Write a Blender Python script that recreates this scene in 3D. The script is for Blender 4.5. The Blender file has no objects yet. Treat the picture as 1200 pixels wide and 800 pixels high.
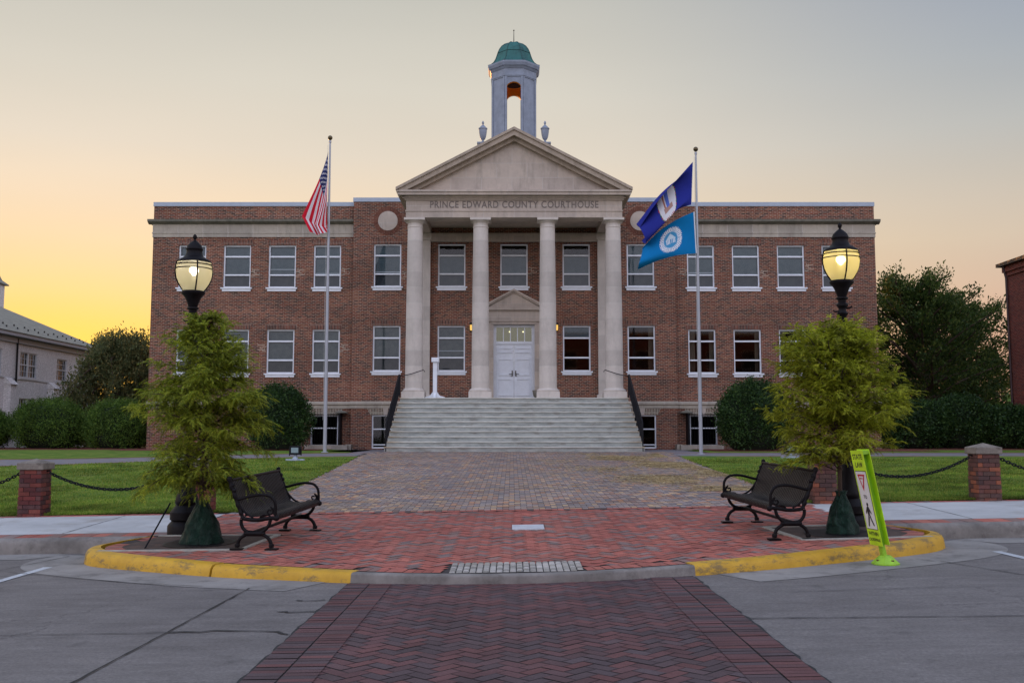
import bpy, math, random
import numpy as np
from mathutils import Vector, Matrix
R = math.radians
PI = math.pi
random.seed(7)
rng = np.random.default_rng(7)
sc = bpy.context.scene
COL = sc.collection

# ---------------------------------------------------------------- camera
F_PX = 1170.0
PITCH = math.atan(110 / F_PX)
cam = bpy.data.cameras.new('camera')
cam.sensor_width = 36.0
cam.lens = F_PX / 1200 * 36.0
cam.clip_start = 0.1
cam.clip_end = 3000
co = bpy.data.objects.new('camera', cam)
COL.objects.link(co)
co.location = (0, 0, 1.5)
co.rotation_euler = (PI / 2 + PITCH, 0, 0)
sc.camera = co

# ---------------------------------------------------------------- world
def lin(r, g, b):
    def f(c):
        c /= 255.0
        return c / 12.92 if c <= .04045 else ((c + .055) / 1.055) ** 2.4
    return (f(r), f(g), f(b), 1.0)

SUN_AZ = R(-23.5)      # from +Y towards -X
SUN_EL = R(2.6)
sun_dir = Vector((math.sin(SUN_AZ) * math.cos(SUN_EL), math.cos(SUN_AZ) * math.cos(SUN_EL), math.sin(SUN_EL)))
w = bpy.data.worlds.new('World')
sc.world = w
w.use_nodes = True
nt = w.node_tree
for n in list(nt.nodes):
    nt.nodes.remove(n)
N = nt.nodes.new
L = nt.links.new
wout = N('ShaderNodeOutputWorld')
tc = N('ShaderNodeTexCoord')
nrm = N('ShaderNodeVectorMath'); nrm.operation = 'NORMALIZE'
L(tc.outputs['Generated'], nrm.inputs[0])
sep = N('ShaderNodeSeparateXYZ'); L(nrm.outputs[0], sep.inputs[0])

def ramp(nodes, stops, interp='EASE'):
    r = nodes.new('ShaderNodeValToRGB')
    r.color_ramp.interpolation = interp
    el = r.color_ramp.elements
    el[0].position, el[0].color = stops[0][0], stops[0][1]
    el[1].position, el[1].color = stops[-1][0], stops[-1][1]
    for p, c in stops[1:-1]:
        e = el.new(p); e.color = c
    return r
# elevation ramp (sin of elevation)
mz = N('ShaderNodeMath'); mz.operation = 'MAXIMUM'; L(sep.outputs['Z'], mz.inputs[0]); mz.inputs[1].default_value = 0
left = ramp(nt.nodes, [(0.0, lin(238, 158, 84)), (.09, lin(248, 200, 106)), (.13, lin(245, 209, 148)), (.18, lin(242, 214, 174)), (.22, lin(237, 215, 187)),
                       (.27, lin(226, 214, 197)), (.33, lin(214, 208, 195)), (.41, lin(195, 193, 184)), (.7, lin(150, 164, 190)), (1.0, lin(140, 158, 192))], 'LINEAR')
right = ramp(nt.nodes, [(0.0, lin(202, 146, 130)), (.09, lin(212, 168, 151)), (.18, lin(208, 190, 171)), (.23, lin(195, 187, 176)), (.28, lin(180, 182, 181)),
                        (.34, lin(161, 169, 179)), (.41, lin(141, 153, 175)), (.7, lin(135, 150, 182)), (1.0, lin(140, 158, 192))], 'LINEAR')
L(mz.outputs[0], left.inputs[0]); L(mz.outputs[0], right.inputs[0])
mxr = N('ShaderNodeMapRange'); L(sep.outputs['X'], mxr.inputs[0]); mxr.inputs[1].default_value = -0.02; mxr.inputs[2].default_value = 0.58; mxr.interpolation_type = 'SMOOTHSTEP'
front = N('ShaderNodeMix'); front.data_type = 'RGBA'
L(mxr.outputs[0], front.inputs[0]); L(left.outputs[0], front.inputs[6]); L(right.outputs[0], front.inputs[7])
back = ramp(nt.nodes, [(0.0, lin(186, 178, 186)), (0.2, lin(204, 197, 206)), (0.5, lin(190, 194, 214)), (1.0, lin(140, 158, 192))], 'LINEAR')
L(mz.outputs[0], back.inputs[0])
my = N('ShaderNodeMapRange'); L(sep.outputs['Y'], my.inputs[0])
my.inputs[1].default_value = -0.3; my.inputs[2].default_value = 0.5
my.interpolation_type = 'SMOOTHSTEP'
bk = N('ShaderNodeVectorMath'); bk.operation = 'SCALE'; L(back.outputs[0], bk.inputs[0]); bk.inputs['Scale'].default_value = 2.3
mix1 = N('ShaderNodeMix'); mix1.data_type = 'RGBA'
L(my.outputs[0], mix1.inputs[0]); L(bk.outputs[0], mix1.inputs[6]); L(front.outputs[2], mix1.inputs[7])
# glow around the setting sun: elliptical distance (azimuth counts less than height)
sx, sy = math.sin(SUN_AZ - R(2)), math.cos(SUN_AZ - R(2))
dotp = N('ShaderNodeVectorMath'); dotp.operation = 'DOT_PRODUCT'
L(nrm.outputs[0], dotp.inputs[0]); dotp.inputs[1].default_value = (sx, sy, 0)
perp = N('ShaderNodeVectorMath'); perp.operation = 'DOT_PRODUCT'
L(nrm.outputs[0], perp.inputs[0]); perp.inputs[1].default_value = (sy, -sx, 0)
def glow(wa, we, ez):
    a = N('ShaderNodeMath'); a.operation = 'DIVIDE'; L(perp.outputs['Value'], a.inputs[0]); a.inputs[1].default_value = wa
    a2 = N('ShaderNodeMath'); a2.operation = 'MULTIPLY'; L(a.outputs[0], a2.inputs[0]); L(a.outputs[0], a2.inputs[1])
    b0 = N('ShaderNodeMath'); b0.operation = 'SUBTRACT'; L(sep.outputs['Z'], b0.inputs[0]); b0.inputs[1].default_value = ez
    b = N('ShaderNodeMath'); b.operation = 'DIVIDE'; L(b0.outputs[0], b.inputs[0]); b.inputs[1].default_value = we
    b2 = N('ShaderNodeMath'); b2.operation = 'MULTIPLY'; L(b.outputs[0], b2.inputs[0]); L(b.outputs[0], b2.inputs[1])
    s = N('ShaderNodeMath'); s.operation = 'ADD'; L(a2.outputs[0], s.inputs[0]); L(b2.outputs[0], s.inputs[1])
    m = N('ShaderNodeMath'); m.operation = 'MULTIPLY'; L(s.outputs[0], m.inputs[0]); m.inputs[1].default_value = -1
    e = N('ShaderNodeMath'); e.operation = 'EXPONENT'; L(m.outputs[0], e.inputs[0])
    g = N('ShaderNodeMath'); g.operation = 'GREATER_THAN'; L(dotp.outputs['Value'], g.inputs[0]); g.inputs[1].default_value = 0
    f = N('ShaderNodeMath'); f.operation = 'MULTIPLY'; L(e.outputs[0], f.inputs[0]); L(g.outputs[0], f.inputs[1])
    return f
def mixc(prev, fac, col, k):
    fm = N('ShaderNodeMath'); fm.operation = 'MULTIPLY'; L(fac.outputs[0], fm.inputs[0]); fm.inputs[1].default_value = k
    m = N('ShaderNodeMix'); m.data_type = 'RGBA'
    L(fm.outputs[0], m.inputs[0]); L(prev, m.inputs[6]); m.inputs[7].default_value = col
    return m.outputs[2]
c = mixc(mix1.outputs[2], glow(.15, .06, 0.065), lin(255, 216, 86), .65)
hz = N('ShaderNodeTexNoise'); hz.inputs['Scale'].default_value = 1.6; hz.inputs['Detail'].default_value = 3
hm = N('ShaderNodeMapping'); hm.inputs['Scale'].default_value = (1, 1, 5); L(nrm.outputs[0], hm.inputs['Vector']); L(hm.outputs[0], hz.inputs['Vector'])
hr = N('ShaderNodeMapRange'); L(hz.outputs[0], hr.inputs[0]); hr.inputs[1].default_value = .3; hr.inputs[2].default_value = .7; hr.inputs[3].default_value = .965; hr.inputs[4].default_value = 1.03
hs_ = N('ShaderNodeVectorMath'); hs_.operation = 'SCALE'; L(c, hs_.inputs[0]); L(hr.outputs[0], hs_.inputs['Scale']); c = hs_.outputs[0]
bg = N('ShaderNodeBackground'); L(c, bg.inputs[0]); bg.inputs[1].default_value = 1.0
sky = N('ShaderNodeTexSky'); sky.sky_type = 'NISHITA'; sky.sun_disc = False
sky.sun_elevation = SUN_EL; sky.sun_rotation = SUN_AZ; sky.dust_density = 1.0; sky.air_density = 1.0
bg2 = N('ShaderNodeBackground'); skm = N('ShaderNodeVectorMath'); skm.operation = 'SCALE'; L(sky.outputs[0], skm.inputs[0]); skm.inputs['Scale'].default_value = .22
L(skm.outputs[0], bg2.inputs[0]); bg2.inputs[1].default_value = 0.05
add = N('ShaderNodeAddShader'); L(bg.outputs[0], add.inputs[0]); L(bg2.outputs[0], add.inputs[1])
L(add.outputs[0], wout.inputs[0])

sun = bpy.data.lights.new('sun', 'SUN')
sun.energy = 2.6; sun.angle = R(0.6); sun.color = (1.0, 0.42, 0.14)
so = bpy.data.objects.new('sun', sun); COL.objects.link(so)
so.rotation_euler = (-sun_dir).to_track_quat('-Z', 'Y').to_euler()
so.location = sun_dir * 200

sc.view_settings.view_transform = 'Standard'
sc.view_settings.look = 'None'
sc.view_settings.exposure = 0.0
sc.view_settings.gamma = 1.0
sc.view_settings.use_curve_mapping = False
sc.render.engine = 'CYCLES'
sc.cycles.use_denoising = True
sc.cycles.max_bounces = 6
sc.cycles.transparent_max_bounces = 12
sc.cycles.caustics_reflective = False
sc.cycles.caustics_refractive = False
sc.cycles.sample_clamp_indirect = 6

# ---------------------------------------------------------------- terrain functions
def cfall(Y):
    if Y <= 16: return .0165
    if Y >= 34: return 0.0
    t = (Y - 16) / 18
    return .0165 * (1 - t * t * (3 - 2 * t))
def H(X, Y):
    X = max(-30, min(30, X)); Yc = min(Y, 37)
    return .08 + .0296 * (Yc - 10) + cfall(Y) * X
def S(X, Y=0):
    return .0165 * max(-30, min(30, X))

# ---------------------------------------------------------------- mesh helpers
class MB:
    def __init__(self): self.v = []; self.f = []; self.c = []
    def add(self, vs, fs, col=None):
        o = len(self.v)
        self.v += [tuple(p) for p in vs]
        self.f += [tuple(i + o for i in q) for q in fs]
        self.c += [col] * len(fs)
        return self
    def box(self, x0, x1, y0, y1, z0, z1, M=None):
        vs = [(x0, y0, z0), (x1, y0, z0), (x1, y1, z0), (x0, y1, z0), (x0, y0, z1), (x1, y0, z1), (x1, y1, z1), (x0, y1, z1)]
        if M is not None: vs = [M @ Vector(p) for p in vs]
        return self.add(vs, [(0, 3, 2, 1), (4, 5, 6, 7), (0, 1, 5, 4), (1, 2, 6, 5), (2, 3, 7, 6), (3, 0, 4, 7)])
    def prism_y(self, poly, y0, y1):      # poly of (x, z), anticlockwise seen from the front (-y)
        n = len(poly)
        vs = [(x, y0, z) for x, z in poly] + [(x, y1, z) for x, z in poly]
        fs = [tuple(range(n)), tuple(range(2 * n - 1, n - 1, -1))] + [(i, i + n, (i + 1) % n + n, (i + 1) % n) for i in range(n)]
        return self.add(vs, fs)
    def prism_x(self, poly, x0, x1):      # poly of (y, z)
        n = len(poly)
        vs = [(x0, y, z) for y, z in poly] + [(x1, y, z) for y, z in poly]
        fs = [tuple(range(n - 1, -1, -1)), tuple(range(n, 2 * n))] + [(i, (i + 1) % n, (i + 1) % n + n, i + n) for i in range(n)]
        return self.add(vs, fs)
    def prism_z(self, poly, z0, z1):
        n = len(poly)
        vs = [(x, y, z0) for x, y in poly] + [(x, y, z1) for x, y in poly]
        fs = [tuple(range(n - 1, -1, -1)), tuple(range(n, 2 * n))] + [(i, (i + 1) % n, (i + 1) % n + n, i + n) for i in range(n)]
        return self.add(vs, fs)
    def lathe(self, prof, cx=0, cy=0, cz=0, n=24, cap=True, phase=0.0, fn=None):
        vs = []
        for k, (r, z) in enumerate(prof):
            for i in range(n):
                a = 2 * PI * i / n + phase
                rr = r * (fn(a, z) if fn else 1)
                vs.append((cx + rr * math.cos(a), cy + rr * math.sin(a), cz + z))
        fs = []
        for k in range(len(prof) - 1):
            for i in range(n):
                j = (i + 1) % n
                fs.append((k * n + i, k * n + j, (k + 1) * n + j, (k + 1) * n + i))
        if cap:
            fs.append(tuple(range(n - 1, -1, -1)))
            fs.append(tuple((len(prof) - 1) * n + i for i in range(n)))
        return self.add(vs, fs)
    def tube(self, pts, r, n=8, closed=False):
        pts = [Vector(p) for p in pts]
        m = len(pts)
        rs = r if isinstance(r, (list, tuple)) else [r] * m
        T = []
        for i in range(m):
            a = pts[(i - 1) % m] if (closed or i > 0) else pts[i]
            b = pts[(i + 1) % m] if (closed or i < m - 1) else pts[i]
            t = b - a
            T.append(t.normalized() if t.length > 1e-9 else Vector((0, 0, 1)))
        u = T[0].orthogonal().normalized()
        vs = []
        for i in range(m):
            u = (u - T[i] * u.dot(T[i]))
            u = u.normalized() if u.length > 1e-6 else T[i].orthogonal().normalized()
            w_ = T[i].cross(u)
            for k in range(n):
                a = 2 * PI * k / n
                vs.append(pts[i] + (u * math.cos(a) + w_ * math.sin(a)) * rs[i])
        fs = []
        for i in range(m if closed else m - 1):
            i2 = (i + 1) % m
            for k in range(n):
                k2 = (k + 1) % n
                fs.append((i * n + k, i * n + k2, i2 * n + k2, i2 * n + k))
        if not closed:
            fs.append(tuple(range(n - 1, -1, -1))); fs.append(tuple((m - 1) * n + k for k in range(n)))
        return self.add(vs, fs)
    def ball(self, x, y, z, r, n=12, sz=1):
        prof = [(max(r * math.sin(PI * k / 8), 1e-4), -r * sz * math.cos(PI * k / 8)) for k in range(9)]
        return self.lathe(prof, x, y, z, n)
    def build(self, name, m, parent=None, smooth=False, bevel=0, ang=38):
        me = bpy.data.meshes.new(name)
        me.from_pydata(self.v, [], self.f)
        me.update()
        if any(c is not None for c in self.c):
            at = me.color_attributes.new('Col', 'FLOAT_COLOR', 'CORNER')
            arr = []
            for f, c_ in zip(self.f, self.c):
                arr += list(c_) * len(f)
            at.data.foreach_set('color', arr)
        if smooth:
            me.shade_smooth(); me.set_sharp_from_angle(angle=R(ang))
        return link(name, me, m, parent, bevel)

def link(name, me, m, parent=None, bevel=0):
    if m is not None and not me.materials: me.materials.append(m)
    o = bpy.data.objects.new(name, me)
    COL.objects.link(o)
    if parent is not None: o.parent = parent
    if bevel:
        b = o.modifiers.new('bevel', 'BEVEL'); b.width = bevel; b.segments = 2; b.limit_method = 'ANGLE'
    return o

def empty(name, loc=(0, 0, 0), rz=0):
    o = bpy.data.objects.new(name, None); COL.objects.link(o)
    o.empty_display_size = .3
    o.location = loc; o.rotation_euler = (0, 0, rz)
    return o
def tag(o, label=None, cat=None, group=None, kind=None):
    if label: o['label'] = label
    if cat: o['category'] = cat
    if group: o['group'] = group
    if kind: o['kind'] = kind
    return o
def struct(o):
    o['kind'] = 'structure'; return o
def np_mesh(name, V, idx, m, parent=None, k=3, smooth=False):
    """V (n,3), idx (faces,k)"""
    me = bpy.data.meshes.new(name)
    nf = len(idx)
    me.vertices.add(len(V)); me.vertices.foreach_set('co', np.ascontiguousarray(V, dtype=np.float32).ravel())
    me.loops.add(nf * k); me.loops.foreach_set('vertex_index', np.ascontiguousarray(idx, dtype=np.int32).ravel())
    me.polygons.add(nf)
    me.polygons.foreach_set('loop_start', np.arange(0, nf * k, k, dtype=np.int32))
    me.polygons.foreach_set('loop_total', np.full(nf, k, dtype=np.int32))
    me.update(calc_edges=True)
    return link(name, me, m, parent)
def copy_tree(o, parent=None):
    c_ = o.copy(); COL.objects.link(c_)
    if parent is not None: c_.parent = parent
    for ch in list(o.children): copy_tree(ch, c_)
    return c_

# ---------------------------------------------------------------- material helpers
def mat(name):
    m = bpy.data.materials.new(name); m.use_nodes = True
    t = m.node_tree
    return m, t, t.nodes['Principled BSDF']
def setin(b, **k):
    for a, v in k.items():
        b.inputs[a.replace('_', ' ')].default_value = v
def noise(t, scale, detail=4, rough=.6, vec=None, dist=0):
    n = t.nodes.new('ShaderNodeTexNoise'); n.inputs['Scale'].default_value = scale
    n.inputs['Detail'].default_value = detail; n.inputs['Roughness'].default_value = rough
    n.inputs['Distortion'].default_value = dist
    if vec is None:
        g = t.nodes.new('ShaderNodeTexCoord'); vec = g.outputs['Object']
    t.links.new(vec, n.inputs['Vector'])
    return n
def scaled(t, s, src='Object'):
    g = t.nodes.new('ShaderNodeTexCoord'); mp = t.nodes.new('ShaderNodeMapping')
    t.links.new(g.outputs[src], mp.inputs['Vector']); mp.inputs['Scale'].default_value = s
    return mp.outputs[0]
def mixn(t, fac, a, b, mode='MIX'):
    m = t.nodes.new('ShaderNodeMix'); m.data_type = 'RGBA'; m.blend_type = mode
    for s, v in ((m.inputs[0], fac), (m.inputs[6], a), (m.inputs[7], b)):
        if hasattr(v, 'node'): t.links.new(v, s)
        elif isinstance(v, (int, float)): s.default_value = v
        else: s.default_value = v if len(v) == 4 else (*v, 1)
    return m.outputs[2]
def math_n(t, op, a, b=0.0, c_=None):
    m = t.nodes.new('ShaderNodeMath'); m.operation = op
    for s, v in zip(m.inputs, (a, b, c_)):
        if v is None: continue
        if hasattr(v, 'node'): t.links.new(v, s)
        else: s.default_value = v
    return m.outputs[0]
def bump(t, b, h, strength=.3, dist=.01):
    n = t.nodes.new('ShaderNodeBump'); n.inputs['Strength'].default_value = strength; n.inputs['Distance'].default_value = dist
    t.links.new(h, n.inputs['Height']); t.links.new(n.outputs[0], b.inputs['Normal'])
    return n

def noisy(name, c1, c2, scale=5, rough=.8, detail=5, bs=.2, bd=.01, metallic=0, scale2=None, c3=None, lo=.35, hi=.65, spec=.5, stretch=(1, 1, 1)):
    m, t, b = mat(name)
    v = scaled(t, stretch)
    n = noise(t, scale, detail, .65, v)
    r = ramp(t.nodes, [(lo, (*c1, 1)), (hi, (*c2, 1))], 'LINEAR'); t.links.new(n.outputs[0], r.inputs[0])
    out = r.outputs[0]
    if c3 is not None:
        n2 = noise(t, scale2, 6, .7, v)
        f = t.nodes.new('ShaderNodeMapRange'); f.inputs[1].default_value = .52; f.inputs[2].default_value = .72
        t.links.new(n2.outputs[0], f.inputs[0])
        out = mixn(t, f.outputs[0], out, c3)
    t.links.new(out, b.inputs['Base Color'])
    setin(b, Roughness=rough, Metallic=metallic); b.inputs['Specular IOR Level'].default_value = spec
    n3 = noise(t, scale * 8, 4, .6, v)
    bump(t, b, n3.outputs[0], bs, bd)
    return m

def brick_mat(name, vertical=False, tones=None, mortar=(.34, .25, .19), bw=.21, rh=.0705, ms=.010, weather=.5, offz=0):
    m, t, b = mat(name)
    g = t.nodes.new('ShaderNodeTexCoord'); s = t.nodes.new('ShaderNodeSeparateXYZ'); t.links.new(g.outputs['Object'], s.inputs[0])
    u = math_n(t, 'ADD', s.outputs[0], s.outputs[1])
    cb = t.nodes.new('ShaderNodeCombineXYZ')
    if vertical: t.links.new(s.outputs[2], cb.inputs[0]); t.links.new(u, cb.inputs[1])
    else: t.links.new(u, cb.inputs[0]); t.links.new(s.outputs[2], cb.inputs[1])
    k = t.nodes.new('ShaderNodeTexBrick')
    k.inputs['Scale'].default_value = 1; k.inputs['Brick Width'].default_value = bw; k.inputs['Row Height'].default_value = rh
    k.inputs['Mortar Size'].default_value = ms; k.inputs['Mortar Smooth'].default_value = .2
    k.offset = 0 if vertical else .5
    k.inputs['Color1'].default_value = (0, 0, 0, 1); k.inputs['Color2'].default_value = (1, 1, 1, 1); k.inputs['Mortar'].default_value = (.5, .5, .5, 1)
    t.links.new(cb.outputs[0], k.inputs['Vector'])
    tones = tones or [(.062, .028, .022), (.16, .046, .027), (.205, .062, .034), (.135, .049, .033), (.22, .085, .045), (.088, .042, .034), (.185, .050, .028)]
    r = ramp(t.nodes, [(i / len(tones) + .001 * (i > 0), (*c_, 1)) for i, c_ in enumerate(tones)], 'CONSTANT')
    t.links.new(k.outputs['Color'], r.inputs[0])
    # more per-brick spread
    n = noise(t, 1.0, 3, .6, scaled(t, (.35, .35, .8)))
    n2 = noise(t, 1.0, 5, .7, scaled(t, (9, 9, 28)))
    colr = mixn(t, k.outputs['Fac'], r.outputs[0], mortar)
    mr = t.nodes.new('ShaderNodeMapRange'); t.links.new(n.outputs[0], mr.inputs[0])
    mr.inputs[1].default_value = .3; mr.inputs[2].default_value = .7; mr.inputs[3].default_value = 1 - weather * .45; mr.inputs[4].default_value = 1 + weather * .3
    mr2 = t.nodes.new('ShaderNodeMapRange'); t.links.new(n2.outputs[0], mr2.inputs[0])
    mr2.inputs[1].default_value = .3; mr2.inputs[2].default_value = .7; mr2.inputs[3].default_value = .6; mr2.inputs[4].default_value = 1.45
    f = math_n(t, 'MULTIPLY', mr.outputs[0], mr2.outputs[0])
    vm = t.nodes.new('ShaderNodeVectorMath'); vm.operation = 'SCALE'; t.links.new(colr, vm.inputs[0]); t.links.new(f, vm.inputs['Scale'])
    t.links.new(vm.outputs[0], b.inputs['Base Color'])
    setin(b, Roughness=.9); b.inputs['Specular IOR Level'].default_value = .25
    inv = math_n(t, 'SUBTRACT', 1, k.outputs['Fac'])
    bump(t, b, inv, .5, .008)
    return m

def stone_mat(name, c1, c2, joint=None, bw=1.3, rh=.62, ms=.012, jc=(.52, .47, .42), stain=(.14, .13, .11), streak=.5, drum=None):
    m, t, b = mat(name)
    n = noise(t, 2.2, 6, .7); r = ramp(t.nodes, [(.3, (*c1, 1)), (.7, (*c2, 1))], 'LINEAR'); t.links.new(n.outputs[0], r.inputs[0])
    out = r.outputs[0]
    g = t.nodes.new('ShaderNodeTexCoord'); s = t.nodes.new('ShaderNodeSeparateXYZ'); t.links.new(g.outputs['Object'], s.inputs[0])
    if joint:
        u = math_n(t, 'ADD', s.outputs[0], s.outputs[1])
        cb = t.nodes.new('ShaderNodeCombineXYZ'); t.links.new(u, cb.inputs[0]); t.links.new(s.outputs[2], cb.inputs[1])
        k = t.nodes.new('ShaderNodeTexBrick'); k.inputs['Scale'].default_value = 1
        k.inputs['Brick Width'].default_value = bw; k.inputs['Row Height'].default_value = rh; k.inputs['Mortar Size'].default_value = ms
        k.inputs['Color1'].default_value = (.86, .86, .86, 1); k.inputs['Color2'].default_value = (1.1, 1.08, 1.04, 1); k.inputs['Mortar'].default_value = (1, 1, 1, 1)
        t.links.new(cb.outputs[0], k.inputs['Vector'])
        out = mixn(t, 1.0, out, k.outputs['Color'], 'MULTIPLY')
        out = mixn(t, k.outputs['Fac'], out, jc)
    if drum:
        fr = math_n(t, 'FRACT', math_n(t, 'DIVIDE', s.outputs[2], drum))
        lt = math_n(t, 'LESS_THAN', fr, .03)
        fl = math_n(t, 'FLOOR', math_n(t, 'DIVIDE', s.outputs[2], drum))
        wn = t.nodes.new('ShaderNodeTexWhiteNoise'); wn.noise_dimensions = '2D'
        cb = t.nodes.new('ShaderNodeCombineXYZ'); t.links.new(fl, cb.inputs[0])
        rx = math_n(t, 'ROUND', math_n(t, 'DIVIDE', s.outputs[0], 2.8)); t.links.new(rx, cb.inputs[1])
        t.links.new(cb.outputs[0], wn.inputs['Vector'])
        mr = t.nodes.new('ShaderNodeMapRange'); t.links.new(wn.outputs['Value'], mr.inputs[0]); mr.inputs[3].default_value = .86; mr.inputs[4].default_value = 1.08
        vm = t.nodes.new('ShaderNodeVectorMath'); vm.operation = 'SCALE'; t.links.new(out, vm.inputs[0]); t.links.new(mr.outputs[0], vm.inputs['Scale'])
        out = mixn(t, lt, vm.outputs[0], (.55, .52, .47))
    if streak:
        n2 = noise(t, 1.0, 6, .7, scaled(t, (3.5, 3.5, .7)))
        f = t.nodes.new('ShaderNodeMapRange'); f.inputs[1].default_value = .5; f.inputs[2].default_value = .78; f.inputs[4].default_value = streak
        t.links.new(n2.outputs[0], f.inputs[0])
        out = mixn(t, f.outputs[0], out, stain)
    t.links.new(out, b.inputs['Base Color']); setin(b, Roughness=.85); b.inputs['Specular IOR Level'].default_value = .3
    n3 = noise(t, 40, 4, .6); bump(t, b, n3.outputs[0], .15, .01)
    return m

def attr_mat(name, rough=.85, bs=.25, scale=60, spec=.3, stain=None, weather=(.75, 1.2), ws=.8):
    m, t, b = mat(name)
    a = t.nodes.new('ShaderNodeAttribute'); a.attribute_name = 'Col'
    n = noise(t, ws, 5, .65)
    mr = t.nodes.new('ShaderNodeMapRange'); t.links.new(n.outputs[0], mr.inputs[0]); mr.inputs[1].default_value = .3; mr.inputs[2].default_value = .7
    mr.inputs[3].default_value = weather[0]; mr.inputs[4].default_value = weather[1]
    n2 = noise(t, scale, 4, .7)
    mr2 = t.nodes.new('ShaderNodeMapRange'); t.links.new(n2.outputs[0], mr2.inputs[0]); mr2.inputs[1].default_value = .3; mr2.inputs[2].default_value = .7
    mr2.inputs[3].default_value = .8; mr2.inputs[4].default_value = 1.2
    f = math_n(t, 'MULTIPLY', mr.outputs[0], mr2.outputs[0])
    vm = t.nodes.new('ShaderNodeVectorMath'); vm.operation = 'SCALE'; t.links.new(a.outputs['Color'], vm.inputs[0]); t.links.new(f, vm.inputs['Scale'])
    out = vm.outputs[0]
    if stain is not None:
        n4 = noise(t, .55, 6, .7, scaled(t, (1, 1, 1)))
        fr = t.nodes.new('ShaderNodeMapRange'); fr.inputs[1].default_value = .5; fr.inputs[2].default_value = .66; fr.inputs[4].default_value = stain[1]
        t.links.new(n4.outputs[0], fr.inputs[0]); out = mixn(t, fr.outputs[0], out, stain[0])
    t.links.new(out, b.inputs['Base Color']); setin(b, Roughness=rough); b.inputs['Specular IOR Level'].default_value = spec
    bump(t, b, n2.outputs[0], bs, .004)
    return m

def leaf_mat(name, c1, c2, c3, trans=.35, rough=.6, ns=1.6, lo=.7, hi=1.3):
    m = bpy.data.materials.new(name); m.use_nodes = True; t = m.node_tree
    for n in list(t.nodes): t.nodes.remove(n)
    g = t.nodes.new('ShaderNodeNewGeometry')
    r = ramp(t.nodes, [(0, (*c1, 1)), (.5, (*c2, 1)), (1, (*c3, 1))], 'LINEAR'); t.links.new(g.outputs['Random Per Island'], r.inputs[0])
    n = noise(t, ns, 3, .6)
    mr = t.nodes.new('ShaderNodeMapRange'); t.links.new(n.outputs[0], mr.inputs[0]); mr.inputs[1].default_value = .35; mr.inputs[2].default_value = .65
    mr.inputs[3].default_value = lo; mr.inputs[4].default_value = hi
    vm = t.nodes.new('ShaderNodeVectorMath'); vm.operation = 'SCALE'; t.links.new(r.outputs[0], vm.inputs[0]); t.links.new(mr.outputs[0], vm.inputs['Scale'])
    d = t.nodes.new('ShaderNodeBsdfPrincipled'); t.links.new(vm.outputs[0], d.inputs['Base Color']); setin(d, Roughness=rough); d.inputs['Specular IOR Level'].default_value = .25
    tr = t.nodes.new('ShaderNodeBsdfTranslucent'); t.links.new(vm.outputs[0], tr.inputs[0])
    mx = t.nodes.new('ShaderNodeMixShader'); mx.inputs[0].default_value = trans
    t.links.new(d.outputs[0], mx.inputs[1]); t.links.new(tr.outputs[0], mx.inputs[2])
    o = t.nodes.new('ShaderNodeOutputMaterial'); t.links.new(mx.outputs[0], o.inputs[0])
    return m

def plain(name, col, rough=.5, metallic=0, spec=.5, bs=0, scale=30):
    k = .95 if min(col) > .3 else .85
    c1 = tuple(x * k for x in col); c2 = tuple(min(1, x * (2 - k)) for x in col)
    return noisy(name, c1, c2, scale=scale, rough=rough, metallic=metallic, bs=bs, spec=spec)
def emit(name, col, s):
    m = bpy.data.materials.new(name); m.use_nodes = True; t = m.node_tree
    for n in list(t.nodes): t.nodes.remove(n)
    e = t.nodes.new('ShaderNodeEmission'); e.inputs[0].default_value = (*col, 1); e.inputs[1].default_value = s
    o = t.nodes.new('ShaderNodeOutputMaterial'); t.links.new(e.outputs[0], o.inputs[0])
    return m

M = {}
M['brick'] = brick_mat('facade brick')
M['soldier'] = brick_mat('soldier brick', vertical=True, tones=[(.07, .03, .025), (.15, .05, .034), (.20, .066, .042), (.12, .045, .034), (.17, .06, .04)], mortar=(.30, .23, .18))
M['soldier_pale'] = brick_mat('weathered soldier brick', vertical=True, tones=[(.07, .04, .03), (.12, .055, .04), (.15, .07, .05)], mortar=(.42, .38, .3), ms=.022)
M['brick_red'] = brick_mat('annex brick', tones=[(.16, .03, .02), (.22, .045, .028), (.13, .03, .022), (.19, .05, .03)], mortar=(.2, .12, .1), weather=.3)
M['stone'] = stone_mat('limestone', (.44, .375, .325), (.54, .465, .40), joint=True, streak=.45)
M['stone_band'] = stone_mat('weathered limestone band', (.36, .32, .275), (.46, .42, .355), joint=True, bw=1.15, rh=2.0, ms=.012, streak=.6)
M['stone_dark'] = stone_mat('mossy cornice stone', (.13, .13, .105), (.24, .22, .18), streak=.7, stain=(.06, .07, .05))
M['stone_col'] = stone_mat('column stone', (.52, .47, .42), (.62, .56, .50), drum=.665, streak=.25)
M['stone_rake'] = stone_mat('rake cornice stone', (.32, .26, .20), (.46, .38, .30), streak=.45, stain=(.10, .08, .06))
M['white'] = plain('white paint', (.72, .75, .80), .45, scale=4)
M['white_frame'] = plain('white window frame', (.80, .84, .90), .4, scale=4)
M['coping'] = plain('metal coping', (.36, .42, .50), .45, metallic=.1, scale=3)
M['cup_white'] = plain('cupola white paint', (.23, .265, .33), .5, scale=3)
M['copper'] = noisy('verdigris copper', (.010, .075, .072), (.025, .15, .13), scale=1.8, rough=.6, c3=(.008, .04, .036), scale2=4, stretch=(1, 1, .5))
M['copper_seam'] = plain('copper seam', (.012, .06, .055), .6)
M['letters'] = plain('shade-dark letters', (.20, .17, .155), .9)  # dark colour stands for the shade in incised lettering; these letters are raised
M['black'] = noisy('black enamel', (.006, .005, .006), (.011, .009, .010), scale=12, rough=.45, bs=.05, spec=.12)
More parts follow.
